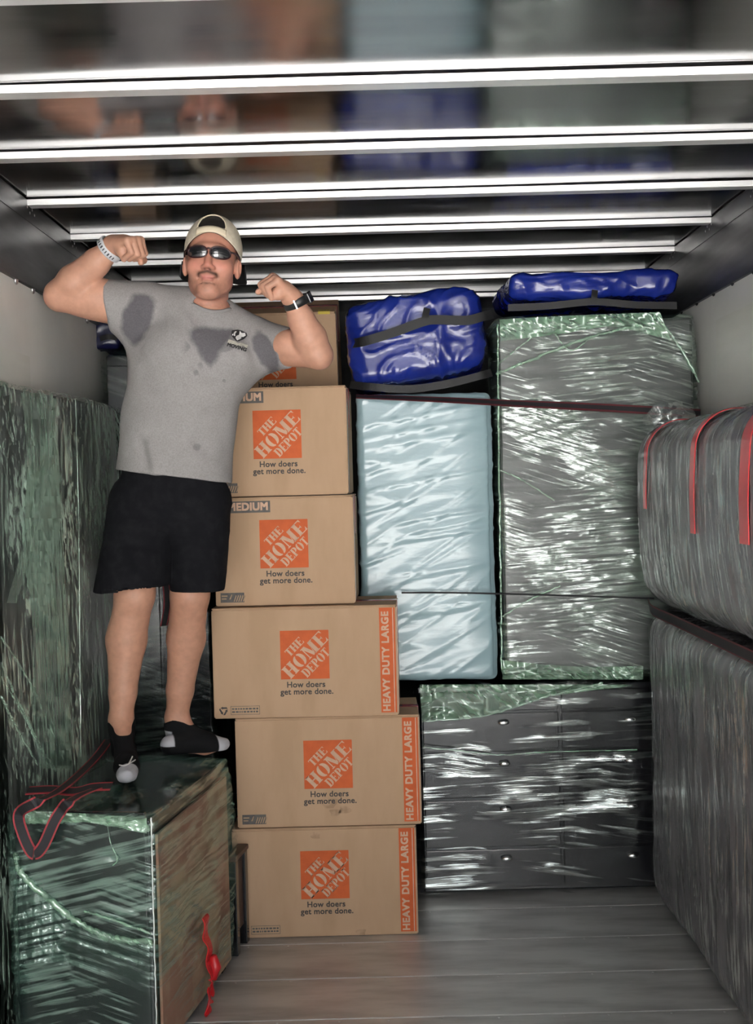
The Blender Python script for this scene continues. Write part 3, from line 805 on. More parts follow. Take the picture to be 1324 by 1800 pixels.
box('cardboard_panel', (CWd / 2 - .007, .02, HT / 2 - .02), (.008, CDp - .06, HT - .10), MT['brown'], t)
def disp_ch(p, n):
    d = .003 * streak_disp(p, -.22, 2.2, 28, 3) + .0028 * streak_disp(p, .30, 3, 36, 6) + .002 * streak_disp(p, -.5, 3, 60, 16)
    d += np.maximum(n[:, 2], 0) * (.016 * (fbm(p * 6, 3, 4) * .6 - .5) + .006 * ridge(p * np.array([14, 9, 1]), 5, 2))
    side = (n[:, 0] > .5)
    bul = np.exp(-((p[:, 2] - .45) / .22) ** 2) * np.clip((p[:, 1] + .3) / .6, 0, 1)
    d += side * (.028 * bul + .010 * fbm(p * np.array([4, 4, 3]), 2, 9))
    return d
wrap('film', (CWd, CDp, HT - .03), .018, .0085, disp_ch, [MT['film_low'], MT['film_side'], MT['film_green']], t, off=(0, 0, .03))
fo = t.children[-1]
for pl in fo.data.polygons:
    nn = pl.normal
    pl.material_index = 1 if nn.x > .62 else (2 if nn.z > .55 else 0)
yfz = -CDp / 2 - .006
def FRT(px, py):                                               # a point on the chest's front face
    r = ray(px, py); o_ = fr.copy(); nrm = uy
    k_ = (o_ - EYE).dot(nrm) / r.dot(nrm); return loc(t, EYE + r * k_) + Vector((0, -.008, 0))
film_rope('film_strand', [FRT(x, y) for x, y in ((30, 1500), (40, 1535), (90, 1580), (140, 1620), (200, 1648), (268, 1655))], .008, MT['film_green'], t, 3)
film_rope('film_strand', [FRT(x, y) for x, y in ((268, 1640), (200, 1615), (150, 1600))], .003, MT['film_green'], t, 5)
film_rope('film_strand', [FRT(x, y) for x, y in ((30, 1440), (60, 1442), (150, 1440), (230, 1450), (262, 1456))], .008, MT['film_green'], t, 6)
patch('film_turn', [[FRT(x, y) for x, y in ((30, 1418), (60, 1422), (150, 1428), (262, 1434))], [FRT(x, y) for x, y in ((30, 1447), (60, 1444), (150, 1442), (262, 1462))]], MT['film_green'], t, 50, 10, .012, 8)
patch('film_turn', [[FRT(x, y) for x, y in ((30, 1505), (60, 1555), (150, 1622), (266, 1657))], [FRT(x, y) for x, y in ((30, 1700), (60, 1690), (150, 1700), (266, 1745))]], MT['film_low'], t, 60, 24, .006, 9, 10, 20)
film_rope('film_strand', [FRT(265, 1436) + Vector((.004, 0, 0)), FRT(270, 1560), FRT(274, 1700), FRT(277, 1810)], .0019, mat('white_corner_edge', (.75, .78, .75), .4), t, 12)
film_rope('film_strand', [FRT(x, y) for x, y in ((190, 1440), (196, 1480), (208, 1508), (200, 1520))], .0014, MT['film_green'], t, 13)
# dangling red tape on the side of the chest
def SIDE(px, py):
    r = ray(px, py); o_ = fr.copy(); nrm = ux
    k_ = (o_ + ux * .012 - EYE).dot(nrm) / r.dot(nrm); return loc(t, EYE + r * k_)
tp = smooth_path([SIDE(352, 1610), SIDE(357, 1650), SIDE(362, 1690), SIDE(366, 1720), SIDE(363, 1745), SIDE(360, 1765), SIDE(357, 1782)], 8)
tp = [p + Vector((.014 + .006 * math.sin(i * .7), 0, 0)) for i, p in enumerate(tp)]
ribbon('red_tape_tail', tp, [Vector((0, math.cos(i * .05), .3 * math.sin(i * .4))) for i in range(len(tp))], .05, [MT['red'], MT['red']], t)
tube('red_tape_knot', [SIDE(364, 1680) + Vector((.02, 0, 0)), SIDE(366, 1700) + Vector((.024, 0, 0)), SIDE(365, 1722) + Vector((.02, 0, 0))], [.012, .02, .011], MT['red'], t, 10)
# dark table leg and side panel that stand behind the chest
lp = PZ(393, 1733, .0)
t = thing('side_table', 'dark walnut side table half hidden behind the chest beside the lowest box', 'table', (lp.x + .005, 4.42 + .0, .001), (0, 0, yaw))
t.location = (-.548, 4.655, .001)
for sy in (-1, 1): box('leg', (0, sy * .065, .17), (.034, .034, .34), MT['blackwood'], t, bevel=.003)
box('side_panel', (0, 0, .20), (.012, .10, .25), MT['darkbrown'], t, bevel=.002)
box('top', (0, 0, .35), (.042, .175, .018), MT['darkbrown'], t, bevel=.003)

# --- padded grey pieces along the right wall
MT['greywrap'] = mat('grey_upholstery_in_clear_plastic', (.135, .13, .135), .24, spec=.5, var=((.19, .185, .185), (9, 9, 1.2), .42, .66), bump=((45, 45, 3), .5, .006, 4))  # lighter upright streaks: highlights on the plastic's wrinkles, put into the base colour
MT['greywrap2'] = mat('dark_grey_upholstery_in_clear_plastic', (.105, .102, .108), .27, spec=.5, var=((.15, .146, .15), (9, 9, 1.0), .42, .66), bump=((42, 42, 2), .4, .006, 4))  # wrinkle highlights painted as lighter streaks here too, on a darker grey
GX = 1.045
yb = 5.085
gl = 2.25
gw = XR - .040 - GX
def disp_g(seed):
    def f(p, n):
        d = .005 * np.maximum(streak_disp(p, 1.50, 1.2, 16, seed), -.2) + .0035 * np.maximum(streak_disp(p, 1.25, 1.6, 26, seed + 3), 0) + .006 * fbm(p * np.array([3, 2.2, 1.6]), 2, seed)
        return d
    return f
t = thing('wrapped_sofa', 'lower dark grey padded sofa piece in clear plastic, on the floor along the wall', 'sofa', (GX + gw / 2, yb - gl / 2, .002), group=None)
def bend_low(V):
    V = V.copy(); z = V[:, 2]; k_ = np.clip((.17 - z) / .17, 0, 1)
    V[:, 0] += .02 * k_ ** 2 * (V[:, 0] < 0)
    return V
wrap('padded_body', (gw, gl, 1.145), .085, .0095, disp_g(21), MT['greywrap2'], t, bend=bend_low)
wrap('film', (gw + .006, gl + .006, 1.150), .088, .0095, disp_g(24), MT['film_grey'], t, bend=bend_low)
box('foot', (-gw / 2 + .07, -gl / 2 + .25, .004), (.05, .05, .01), MT['blackwood'], t)
t = thing('wrapped_sofa', 'upper grey padded sofa piece in clear plastic with red tape bands', 'sofa', (GX + gw / 2 - .008, yb - gl / 2 + .005, 1.180))
GT = t
gh = .690
def bend_up(V):
    V = V.copy(); z = V[:, 2]
    V[:, 0] -= (.028 * np.sin(np.clip(z / gh, 0, 1) * math.pi) + .02 * np.clip(z / gh - .5, 0, 1)) * (V[:, 0] < 0)
    return V
wrap('padded_body', (gw, gl + .0, gh), .11, .0095, disp_g(31), MT['greywrap'], t, bend=bend_up)
wrap('film', (gw + .006, gl + .006, gh + .004), .112, .0095, disp_g(34), MT['film_grey'], t, bend=bend_up)
# red tape bands running over the top edge and down the face
def band(ypos, zlow, width, seed):
    A = []; 
    hz = gh; xl = -gw / 2
    zs = [zlow + (hz - .11 - zlow) * i / 14 for i in range(15)]
    pts = [Vector((xl - .016 - (.028 * math.sin(z / gh * math.pi) + .02 * max(0, z / gh - .5)), ypos - .02 * math.sin(z * 5) * 0 + (hz - z) * .02 * seed, z)) for z in zs]
    for i in range(1, 8):
        a = math.radians(90 * i / 7)
        k_ = (.028 * math.sin((hz - .11 + .11 * math.sin(a)) / gh * math.pi) + .02 * ((hz - .11 + .11 * math.sin(a)) / gh - .5))
        pts.append(Vector((xl + .11 - .126 * math.cos(a) - k_, ypos + .008 * i * seed * 0, hz - .11 + .125 * math.sin(a))))
    pts.append(Vector((gw * .3, ypos, hz + .012)))
    return ribbon('red_tape_band', smooth_path(pts, 3), Vector((0, 1, 0)), width, [MT['red'], MT['red']], t)
ybase = t.location.y
def yat(px, py, X):
    r = ray(px, py); return EYE.y + r.y * (X - EYE.x) / r.x
for px, pyl, wd, sd in ((1138, 898, .045, -2), (1222, 942, .055, -1), (1316, 962, .085, 1)):
    yy = yat(px, 850, GX - .04)
    if yy > yb - .07: yy = yb - .075
    zz = (EYE + ray(px, pyl) * (yy / ray(px, pyl).y)).z - 1.172
    band(yy - ybase, max(.08, zz), wd, sd)
# crumpled end of the plastic sleeve
MT['clearbag'] = film('crumpled_clear_plastic', (.6, .61, .61), .08, .25, [(.5, .3, (14, 14, 14)), (0, 0, (20, 20, 20))], gl=(.1, .35), rough=.08, dist=.01)
cb0 = P(1195, 712, 5.0)
def crumple(parent, org, size, seed):
    bm = bmesh.new(); bmesh.ops.create_icosphere(bm, subdivisions=5, radius=1.0)
    V = np.array([v.co[:] for v in bm.verts]); F = [tuple(v.index for v in f.verts) for f in bm.faces]; bm.free()
    V = V * (1 + .30 * np.clip(ridge(V * 1.7, seed, 3), -1.2, 1.2)[:, None] * .6)
    V = V * np.array(size)
    V[:, 2] = np.where(V[:, 2] < 0, V[:, 2] * .35, V[:, 2])
    return mk('plastic_gather', V + np.array(org), np.array(F), MT['clearbag'], parent, False)
lc = Vector((cb0.x, 4.98, 1.885)) - Vector(t.location)
crumple(t, tuple(lc + Vector((-.045, 0, 0))), (.085, .08, .07), 5)

# ------------------------------------------------------------------ ratchet straps
SM = [MT['strap_b'], MT['strap_r']]
def wlist(n, a, b): return [a.lerp(b, i / max(1, n - 1)) for i in range(n)]
pts = smooth_path([P(626, 697, 5.115), P(760, 702, 5.112), P(900, 709, 5.110), P(1030, 715, 5.108), P(1140, 721, 5.108), P(1232, 727, 5.108)], 10)
o = ribbon('ratchet_strap', pts, wlist(len(pts), Vector((0, .9, .45)), Vector((0, .08, 1))), .034, [MT['strap_b'], MT['strap_d']], None, .22)
tag(o, 'taut dark red-edged strap stretched across the pale mattress and green-wrapped cabinet', 'strap', 'cargo straps')
pts = smooth_path([P(706, 1042, 5.115), P(800, 1042, 5.112), P(930, 1045, 5.108), P(1060, 1049, 5.108), P(1150, 1052, 5.112)], 8)
o = tube('tie_cord', pts, .0035, MT['strap_b']); tag(o, 'thin dark cord stretched low across the mattress and cabinet', 'cord')
def gx(z): return GX - .018
pts = []
for px, py in ((1140, 1056), (1148, 1066), (1185, 1086), (1230, 1112), (1280, 1136), (1330, 1158), (1400, 1192)):
    r = ray(px, py); k_ = (GX - .026 - EYE.x) / r.x; q = EYE + r * k_
    pts.append(Vector((GX - .026 if px > 1145 else GX + .02, min(q.y, 5.10) if px > 1145 else 5.135, 1.172)))
pts = smooth_path(pts, 8)
o = ribbon('ratchet_strap', pts, Vector((-.15, 0, 1)), .040, [MT['strap_b'], MT['strap_d']], None, .12)
tag(o, 'dark strap cinched around the waist between the two grey sofa pieces', 'strap', 'cargo straps')
# slack strap lying on the chest, with a loop hanging over its front edge
ZT = HT + .034
def TOP(px, py, dz=0): return PZ(px, py, ZT + dz)
pts = smooth_path([TOP(48, 1390), TOP(62, 1389), TOP(90, 1388), TOP(130, 1391, .006), TOP(160, 1384, .012), TOP(196, 1382, .004)], 10)
o = ribbon('ratchet_strap', pts, [Vector((0, 1, .25))] * len(pts), .05, SM, None, .14)
tag(o, 'slack black strap with red edges lying flat across the chest', 'strap', 'cargo straps')
def HANG(px, py, off=.022):
    r = ray(px, py); k_ = (fr - uy * off - EYE).dot(uy) / r.dot(uy); return EYE + r * k_
pts = [TOP(192, 1300, .02), TOP(170, 1330, .012), TOP(135, 1365, .016), TOP(100, 1392, .02), TOP(62, 1411, .030), HANG(34, 1430, .04), HANG(40, 1465, .044), HANG(58, 1500, .044), HANG(75, 1488, .048), HANG(95, 1445, .048), HANG(108, 1424, .042), TOP(118, 1412, .030), TOP(140, 1398, .024), TOP(170, 1386, .018)]
pts = smooth_path(pts, 10)
n = len(pts); wv = []
for i in range(n):
    tt = (pts[min(i + 1, n - 1)] - pts[max(i - 1, 0)]).normalized()
    w_ = tt.cross(uy); w_ = w_ if w_.length > .2 else Vector((1, 0, 0)); w_.normalize()
    if w_.x < 0: w_ = -w_
    wv.append((w_ + Vector((0, .25, 0))).normalized())
o = ribbon('ratchet_strap', pts, wv, .034, SM, None, .14)
tag(o, 'slack black strap with red edges, its loop hanging over the front of the chest', 'strap', 'cargo straps')
pts = smooth_path([P(286, 930, 5.28), P(290, 1000, 5.27), P(294, 1060, 5.275), P(288, 1100, 5.28)], 8)
o = ribbon('ratchet_strap', pts, [Vector((1, .2, .1))] * len(pts), .03, SM, None, .16)
tag(o, 'dark red-edged strap hanging down the wardrobe behind the legs of the man', 'strap', 'cargo straps')

# ------------------------------------------------------------------ the man: one continuous body grown from a distance field
class Field:
    def __init__(self, lo, hi, h):
        self.lo = np.array(lo, float); self.h = h
        self.n = np.ceil((np.array(hi) - self.lo) / h).astype(int) + 1
        self.F = np.full(self.n, .3, np.float32)
        self.ax = [self.lo[i] + h * np.arange(self.n[i]) for i in range(3)]
    def region(self, lo, hi):
        a = np.clip(np.floor((np.array(lo) - self.lo) / self.h).astype(int), 0, self.n); b = np.clip(np.ceil((np.array(hi) - self.lo) / self.h).astype(int) + 1, 0, self.n)
        sl = tuple(slice(a[i], b[i]) for i in range(3))
        X = self.ax[0][sl[0]][:, None, None]; Y = self.ax[1][sl[1]][None, :, None]; Z = self.ax[2][sl[2]][None, None, :]
        return sl, X, Y, Z
    def _smin(self, sl, d, k):
        A = self.F[sl]
        if k > 0:
            hh = np.clip(.5 + .5 * (d - A) / k, 0, 1)
            self.F[sl] = d * (1 - hh) + A * hh - k * hh * (1 - hh)
        else: self.F[sl] = np.minimum(A, d)
    def cone(self, a, b, ra, rb, k=.02, fy=1.0, cap=None, bulge=0.0):
        ra *= KS; rb *= KS
        a = np.array(a, float); b = np.array(b, float); R = max(ra, rb) + bulge + k + .012
        sl, X, Y, Z = self.region(np.minimum(a, b) - R, np.maximum(a, b) + R)
        ba = b - a; px, py, pz = X - a[0], (Y - a[1]) * fy, Z - a[2]
        bv = np.array([ba[0], ba[1] * fy, ba[2]]); l2 = (bv ** 2).sum() + 1e-12
        hh = np.clip((px * bv[0] + py * bv[1] + pz * bv[2]) / l2, 0, 1)
        r = ra + (rb - ra) * hh + bulge * np.sin(hh * math.pi)
        d = np.sqrt((px - bv[0] * hh) ** 2 + (py - bv[1] * hh) ** 2 + (pz - bv[2] * hh) ** 2) - r
        if cap is not None:                                    # cut flat by a plane (point, normal pointing out)
            q, nn = cap; nn = np.array(nn, float); nn /= np.linalg.norm(nn)
            d = np.maximum(d, (X - q[0]) * nn[0] + (Y - q[1]) * nn[1] + (Z - q[2]) * nn[2])
        self._smin(sl, d, k)
    def ell(self, c, r, R=None, k=.01, sub=False):
        c = np.array(c, float); r = np.array(r, float) * KS; m_ = r.max() + k + .012
        sl, X, Y, Z = self.region(c - m_, c + m_)
        x, y, z = X - c[0], Y - c[1], Z - c[2]
        if R is not None:
            x, y, z = (R[0, 0] * x + R[1, 0] * y + R[2, 0] * z, R[0, 1] * x + R[1, 1] * y + R[2, 1] * z, R[0, 2] * x + R[1, 2] * y + R[2, 2] * z)
        k0 = np.sqrt((x / r[0]) ** 2 + (y / r[1]) ** 2 + (z / r[2]) ** 2) + 1e-9
        k1 = np.sqrt((x / r[0] ** 2) ** 2 + (y / r[1] ** 2) ** 2 + (z / r[2] ** 2) ** 2) + 1e-9
        d = k0 * (k0 - 1) / k1
        if sub: self.F[sl] = np.maximum(self.F[sl], -d)
        else: self._smin(sl, d, k)
    def cut(self, q, nn):
        nn = np.array(nn, float); nn /= np.linalg.norm(nn)
        X = self.ax[0][:, None, None]; Y = self.ax[1][None, :, None]; Z = self.ax[2][None, None, :]
        self.F = np.maximum(self.F, ((X - q[0]) * nn[0] + (Y - q[1]) * nn[1] + (Z - q[2]) * nn[2]).astype(np.float32))
    def mesh(self, iters=1):
        F = self.F; ins = F < 0; n = self.n
        cnt = np.zeros(n - 1, np.uint8)
        for a in (0, 1):
            for b in (0, 1):
                for c in (0, 1): cnt += ins[a:n[0] - 1 + a, b:n[1] - 1 + b, c:n[2] - 1 + c]
        act = (cnt > 0) & (cnt < 8)
        I = np.argwhere(act); idx = np.full(n - 1, -1, np.int64); idx[act] = np.arange(len(I))
        acc = np.zeros((len(I), 3)); num = np.zeros(len(I))
        cor = [(a, b, c) for a in (0, 1) for b in (0, 1) for c in (0, 1)]
        val = {c: F[I[:, 0] + c[0], I[:, 1] + c[1], I[:, 2] + c[2]].astype(float) for c in cor}
        for c in cor:
            for ax in range(3):
                if c[ax] == 0:
                    e = list(c); e[ax] = 1; e = tuple(e)
                    v0, v1 = val[c], val[e]; mk_ = (v0 < 0) != (v1 < 0)
                    t_ = np.where(mk_, v0 / np.where(mk_, v0 - v1, 1), 0)
                    p = np.tile(np.array(c, float), (len(I), 1)); p[:, ax] = t_
                    acc += p * mk_[:, None]; num += mk_
        V = self.lo + (I + acc / num[:, None]) * self.h
        Q = []
        for ax in range(3):
            o1, o2 = (ax + 1) % 3, (ax + 2) % 3
            s0 = [slice(None)] * 3; s1 = [slice(None)] * 3; s0[ax] = slice(0, -1); s1[ax] = slice(1, None)
            cr = ins[tuple(s0)] != ins[tuple(s1)]
            E = np.argwhere(cr); E = E[(E[:, o1] > 0) & (E[:, o2] > 0) & (E[:, o1] < n[o1] - 1) & (E[:, o2] < n[o2] - 1)]
            if not len(E): continue
            flip = ins[E[:, 0], E[:, 1], E[:, 2]]
            def cell(d1, d2):
                c = E.copy(); c[:, o1] += d1; c[:, o2] += d2; return idx[c[:, 0], c[:, 1], c[:, 2]]
            q = np.stack([cell(-1, -1), cell(0, -1), cell(0, 0), cell(-1, 0)], 1)
            q = np.where(flip[:, None], q, q[:, ::-1]); Q.append(q)
        Q = np.concatenate(Q); Q = Q[(Q >= 0).all(1)]
        for _ in range(iters):                                 # light smoothing
            S = np.zeros_like(V); Nn = np.zeros(len(V))
            for i in range(4):
                a, b = Q[:, i], Q[:, (i + 1) % 4]
                for c in range(3): S[:, c] += np.bincount(a, V[b, c], len(V)) + np.bincount(b, V[a, c], len(V))
                Nn += np.bincount(a, minlength=len(V)) + np.bincount(b, minlength=len(V))
            V = .5 * V + .5 * S / np.maximum(Nn, 1)[:, None]
        return V, Q
def paint(o, cols):
    at = o.data.color_attributes.new('Col', 'FLOAT_COLOR', 'POINT')
    c = np.ones((len(cols), 4), np.float32); c[:, :3] = cols; at.data.foreach_set('color', c.ravel())
def vnorm(V, Q):
    n = np.cross(V[Q[:, 2]] - V[Q[:, 0]], V[Q[:, 3]] - V[Q[:, 1]]); N = np.zeros_like(V)
    for i in range(4):
        for c in range(3): N[:, c] += np.bincount(Q[:, i], n[:, c], len(V))
    return N / np.maximum(np.linalg.norm(N, axis=1, keepdims=True), 1e-12)

SOLE = HT + .020
man = thing('person', 'man in sweat-stained grey T-shirt and black shorts flexing both arms on the wrapped chest', 'person', (PZ(265, 1345, SOLE).x, 4.365, SOLE))
O = np.array(man.location)
DM, KS = .185, 1.045                                           # depth on the chest, overall build
J = lambda px, py, d: np.array(P(px, py, d + DM))
shA, elA, wrA = J(250, 540, 4.21), J(107, 519, 4.19), J(196, 437, 4.11)
shB, elB, wrB = J(452, 603, 4.22), J(557, 621, 4.10), J(517, 533, 4.05)
hipA, hipB = J(260, 862, 4.20), J(343, 868, 4.22)
knA, knB = J(237, 1045, 4.11), J(334, 1045, 4.19)
anA, anB = J(213, 1265, 4.14), J(311, 1262, 4.31)
chest = J(343, 600, 4.21); waist = J(314, 740, 4.20)
neck = J(366, 545, 4.20)
# head frame: x = image right, f = towards the viewer, u = up
HC = J(373, 459, 4.155); HS = 1.06 * 1.045
hroll, hpit = math.radians(5), math.radians(5)
xh = np.array([math.cos(hroll), 0, -math.sin(hroll)]); u0 = np.array([math.sin(hroll), 0, math.cos(hroll)]); f0 = np.array([.02, -1, 0]); f0 /= np.linalg.norm(f0)
fh = f0 * math.cos(hpit) + u0 * math.sin(hpit); uh = u0 * math.cos(hpit) - f0 * math.sin(hpit)
HR = np.stack([xh, fh, uh], 1)
def H(x, f, u): return HC + HR @ (np.array([x, f, u]) * HS)

allp = np.stack([shA, elA, wrA, shB, elB, wrB, anA, anB, HC])
B_ = Field(np.minimum.reduce([allp.min(0) - .14, np.array([9, 3.84 + DM, SOLE - .01])]), np.maximum.reduce([allp.max(0) + .15, np.array([-9, 4.46 + DM, 0])]), .0031)
# torso, hidden under the clothes
B_.cone(J(303, 830, 4.2), chest, .140, .155, .03, 1.6)
B_.cone(shA, shB, .062, .062, .04)
B_.cone(hipA, hipB, .078, .078, .04)
B_.cone(J(362, 570, 4.21), J(370, 505, 4.195), .066, .060, .03)
# legs
for hp, kn, an, calf, cr_ in ((hipA, knA, anA, J(222, 1125, 4.145), .0625), (hipB, knB, anB, J(327, 1122, 4.255), .0605)):
    B_.cone(hp, kn, .076, .060, .03)
    B_.ell(kn + np.array([0, -.012, .005]), (.050, .05, .062), None, .03)
    B_.cone(kn, calf, .060, cr_, .02); B_.cone(calf, an + (calf - an) * .35, cr_, .044, .02); B_.cone(an + (calf - an) * .35, an, .044, .036, .015)
    B_.ell(calf + np.array([0, .02, .02]), (.056, .056, .10), None, .02)
    B_.cone(an, an * np.array([1, 1, 0]) + np.array([0, .01, SOLE + .05]), .036, .034, .02)
heelB, toeB = np.array(PZ(300, 1327, SOLE)), np.array(PZ(394, 1318, SOLE))
heelA, toeA = np.array([anA[0] + .002, 4.185 + DM, SOLE]), np.array(PZ(224, 1376, SOLE))
zz = np.array([0, 0, 1.0])
FEET = ((anA, heelA, toeA), (anB, heelB, toeB))
for an, he, to in FEET:
    B_.cone(he + zz * .032, he * .35 + to * .65 + zz * .026, .028, .030, .02); B_.cone(he * .35 + to * .65 + zz * .024, to + zz * .018, .032, .016, .02)
    B_.cone(an, he * .5 + to * .5 + zz * .04, .032, .026, .02)
# arms
B_.cone(shA, elA, .066, .050, .02, bulge=.010); B_.ell((shA * .45 + elA * .55) + np.array([0, -.01, .016]), (.068, .056, .056), None, .02)
B_.ell(elA + np.array([-.012, 0, -.002]), (.040, .044, .044), None, .02)
fa = elA * .72 + wrA * .28
B_.cone(elA, fa, .049, .057, .012); B_.cone(fa, elA * .3 + wrA * .7, .057, .044, .012); B_.cone(elA * .3 + wrA * .7, wrA, .044, .032, .012)
B_.cone(shB, elB, .058, .047, .02, bulge=.006); B_.ell((shB * .4 + elB * .6) + np.array([-.01, -.01, .010]), (.058, .055, .050), None, .02)
B_.ell(elB + np.array([.014, 0, -.012]), (.036, .042, .038), None, .02)
fb = elB * .7 + wrB * .3
B_.cone(elB, fb, .046, .053, .012); B_.cone(fb, elB * .3 + wrB * .7, .053, .041, .012); B_.cone(elB * .3 + wrB * .7, wrB, .041, .030, .012)
# fists
def fist(wr, d, up, side, sc):
    """d = wrist-to-knuckles, up = back of the hand, side = towards the thumb"""
    d = np.array(d, float); d /= np.linalg.norm(d); up = np.array(up, float); up -= d * up.dot(d); up /= np.linalg.norm(up)
    sd = np.cross(up, d) * side
    T = lambda a, b, c: wr + (d * a + sd * b + up * c) * sc
    for y in (-.026, -.009, .009, .026): B_.cone(T(.0, y * .62, 0), T(.078, y, .004), .019 * sc, .0135 * sc, .012)
    B_.cone(T(-.01, 0, 0), T(.03, 0, 0), .030 * sc, .026 * sc, .02)
    B_.cone(T(.045, -.018, -.022), T(.05, .02, -.022), .020 * sc, .020 * sc, .012)
    ln = (.036, .042, .044, .040)
    for i, y in enumerate((-.0285, -.0095, .0095, .0285)):
        kx = .086 - .006 * abs(i - 1.6)
        k1 = T(kx, y, .006); k2 = T(kx + .012, y * .97, .006 - ln[i]); k3 = T(kx - .022, y * .94, -.046); k4 = T(kx - .036, y * .92, -.028)
        r = (.0092, .0100, .0103, .0100)[i] * sc
        B_.cone(T(.06, y * .95, .004), k1, r * 1.05, r * 1.12, .006); B_.cone(k1, k2, r * 1.10, r * .98, .002); B_.cone(k2, k3, r * .98, r * .92, .002); B_.cone(k3, k4, r * .9, r * .85, .002)
    B_.cone(T(.008, .024, -.008), T(.046, .043, -.026), .0165 * sc, .0135 * sc, .010)
    B_.cone(T(.046, .043, -.026), T(.074, .034, -.052), .0125 * sc, .0112 * sc, .004); B_.cone(T(.074, .034, -.052), T(.086, .010, -.060), .0112 * sc, .0088 * sc, .003)
    return T
fist(J(203, 431, 4.10), (.80, -.55, -.02), (-.12, -.10, 1), 1, 1.10)
fist(J(512, 522, 4.04), (-.62, -.48, .60), (.55, -.12, .8), -1, 1.05)
# head
def he(c, r, k=.012, sub=False): B_.ell(H(*c), np.array(r) * HS / KS, HR, k, sub)
def hcn(a, b, ra, rb, k=.01): B_.cone(H(*a), H(*b), ra * HS / KS, rb * HS / KS, k)
he((0, -.018, .038), (.077, .096, .090)); he((0, .016, -.030), (.066, .074, .088), .03)
hcn((-.040, .004, -.070), (-.012, .058, -.106), .022, .022, .028); hcn((.040, .004, -.070), (.012, .058, -.106), .022, .022, .028)
he((0, .064, -.104), (.026, .022, .021), .02)
for sg in (-1, 1):
    he((sg * .040, .052, -.034), (.028, .027, .026), .02)
    he((sg * .034, .094, .001), (.017, .012, .011), .006, True)
    he((sg * .079, -.004, -.018), (.011, .020, .032), .006); he((sg * .086, .004, -.018), (.007, .010, .018), .003, True)
    he((sg * .0125, .092, -.043), (.0085, .009, .0075), .006)
    he((sg * .029, .078, -.071), (.006, .008, .006), .006, True)
he((0, .080, .022), (.052, .014, .012), .014)
hcn((0, .085, .004), (0, .103, -.037), .0085, .0115, .010)
he((0, .084, -.062), (.026, .008, .009), .010)
he((0, .0865, -.0675), (.021, .0070, .0044), .004); he((0, .0845, -.0765), (.018, .0075, .0052), .004); he((0, .0925, -.0718), (.022, .006, .0009), .001, True)
he((0, .074, -.090), (.024, .010, .006), .006, True)
V, Q = B_.mesh(1)
body = mk('body', V - O, Q, vcol_mat('skin', .5, ((60, 60, 60), .08, .002), .4, ((45, 45, 45), .10), sss=.06), man, True)
q = ((V - HC) @ HR) / HS
x, f, u = q[:, 0], q[:, 1], q[:, 2]
cols = np.tile(np.array([.52, .275, .19]), (len(V), 1))
pr = fbm(V * 22, 2, 3)
cols *= (1 + .06 * pr)[:, None]
leg = np.clip((1.55 - V[:, 2]) / .05, 0, 1)[:, None]; cols = cols * (1 - leg) + leg * np.array([.47, .245, .165]) * (1 + .05 * fbm(V * 60, 2, 5))[:, None]
isH = (np.abs(x) < .12) & (np.abs(f) < .14) & (u > -.14) & (u < .2)
def blend(mask, c, amt):
    m_ = (np.clip(mask, 0, 1) * amt)[:, None]; cols[:] = cols * (1 - m_) + np.array(c) * m_
sm = lambda v, a, b: np.clip((v - a) / (b - a), 0, 1)
blend(isH * 1.0, (.53, .24, .17), .8)
blend(isH * (f > .03) * sm(.024 - np.hypot((np.abs(x) - .04) / 1.3, u + .035), 0, .02), (.60, .22, .17), .5)
blend(isH * (f > .055) * np.exp(-(x / .018) ** 2 - ((u + .036) / .014) ** 2), (.58, .19, .15), .5)
jaw = isH * sm(-u, .045, .09) * (f > -.03)
blend(jaw * (.7 + .5 * fbm(V * 180, 1, 9)), (.27, .15, .105), .42)
mst = isH * (f > .06) * np.exp(-((u + .0555 + .30 * np.abs(x) - .002) / .0062) ** 2) * sm(.037 - np.abs(x), 0, .01)
blend(mst, (.05, .028, .02), .92)
blend(isH * (f > .055) * np.exp(-(x / .011) ** 2 - ((u + .0885) / .0055) ** 2), (.12, .07, .05), .7)
lip = isH * (f > .078) * np.exp(-((x / .021) ** 4) - ((u + .0722) / .0085) ** 4)
blend(lip, (.46, .16, .14), .8)
blend(isH * (f > .03) * np.exp(-((np.abs(x) - .033) / .02) ** 4 - ((u - .022) / .005) ** 2), (.10, .055, .035), .8)
blend(isH * (f > .08) * np.exp(-((np.abs(x) - .0075) / .004) ** 2 - ((u + .049) / .003) ** 2), (.10, .03, .03), .8)
blend(isH * (np.abs(x) > .06) * sm(.03 - f, 0, .02) * sm(u, -.03, .0) * (np.abs(x) < .079), (.05, .03, .022), .85)
paint(body, cols)

# --- T-shirt
S = Field((min(shA[0], hipA[0]) - .22, 3.96 + DM, 1.60), (elB[0] + .02, 4.44 + DM, 2.48), .0036)
hemn = np.array([-.14, 0, -1.0])
c_hem = J(303, 838, 4.08)
S.cone(J(304, 850, 4.20), J(314, 742, 4.20), .190, .181, .03, 1.38); S.cone(J(314, 742, 4.2), J(331, 645, 4.205), .181, .186, .03, 1.45)
S.cone(J(331, 645, 4.205), J(345, 590, 4.215), .186, .155, .03, 1.45)
S.cone(J(262, 543, 4.215), J(440, 600, 4.22), .078, .072, .05, 1.1); S.cone(J(292, 552, 4.215), J(352, 566, 4.21), .082, .085, .04, 1.15)
S.cone(J(420, 585, 4.22), J(370, 572, 4.21), .07, .08, .04, 1.15)
S.ell(J(318, 610, 4.155), (.085, .07, .075), None, .05); S.ell(J(405, 630, 4.155), (.085, .07, .075), None, .05)
S.cut(c_hem + np.array([0, 0, 0]), hemn)
hA = J(194, 532, 4.205)
nA = np.array([-1, 0, -.17]); 
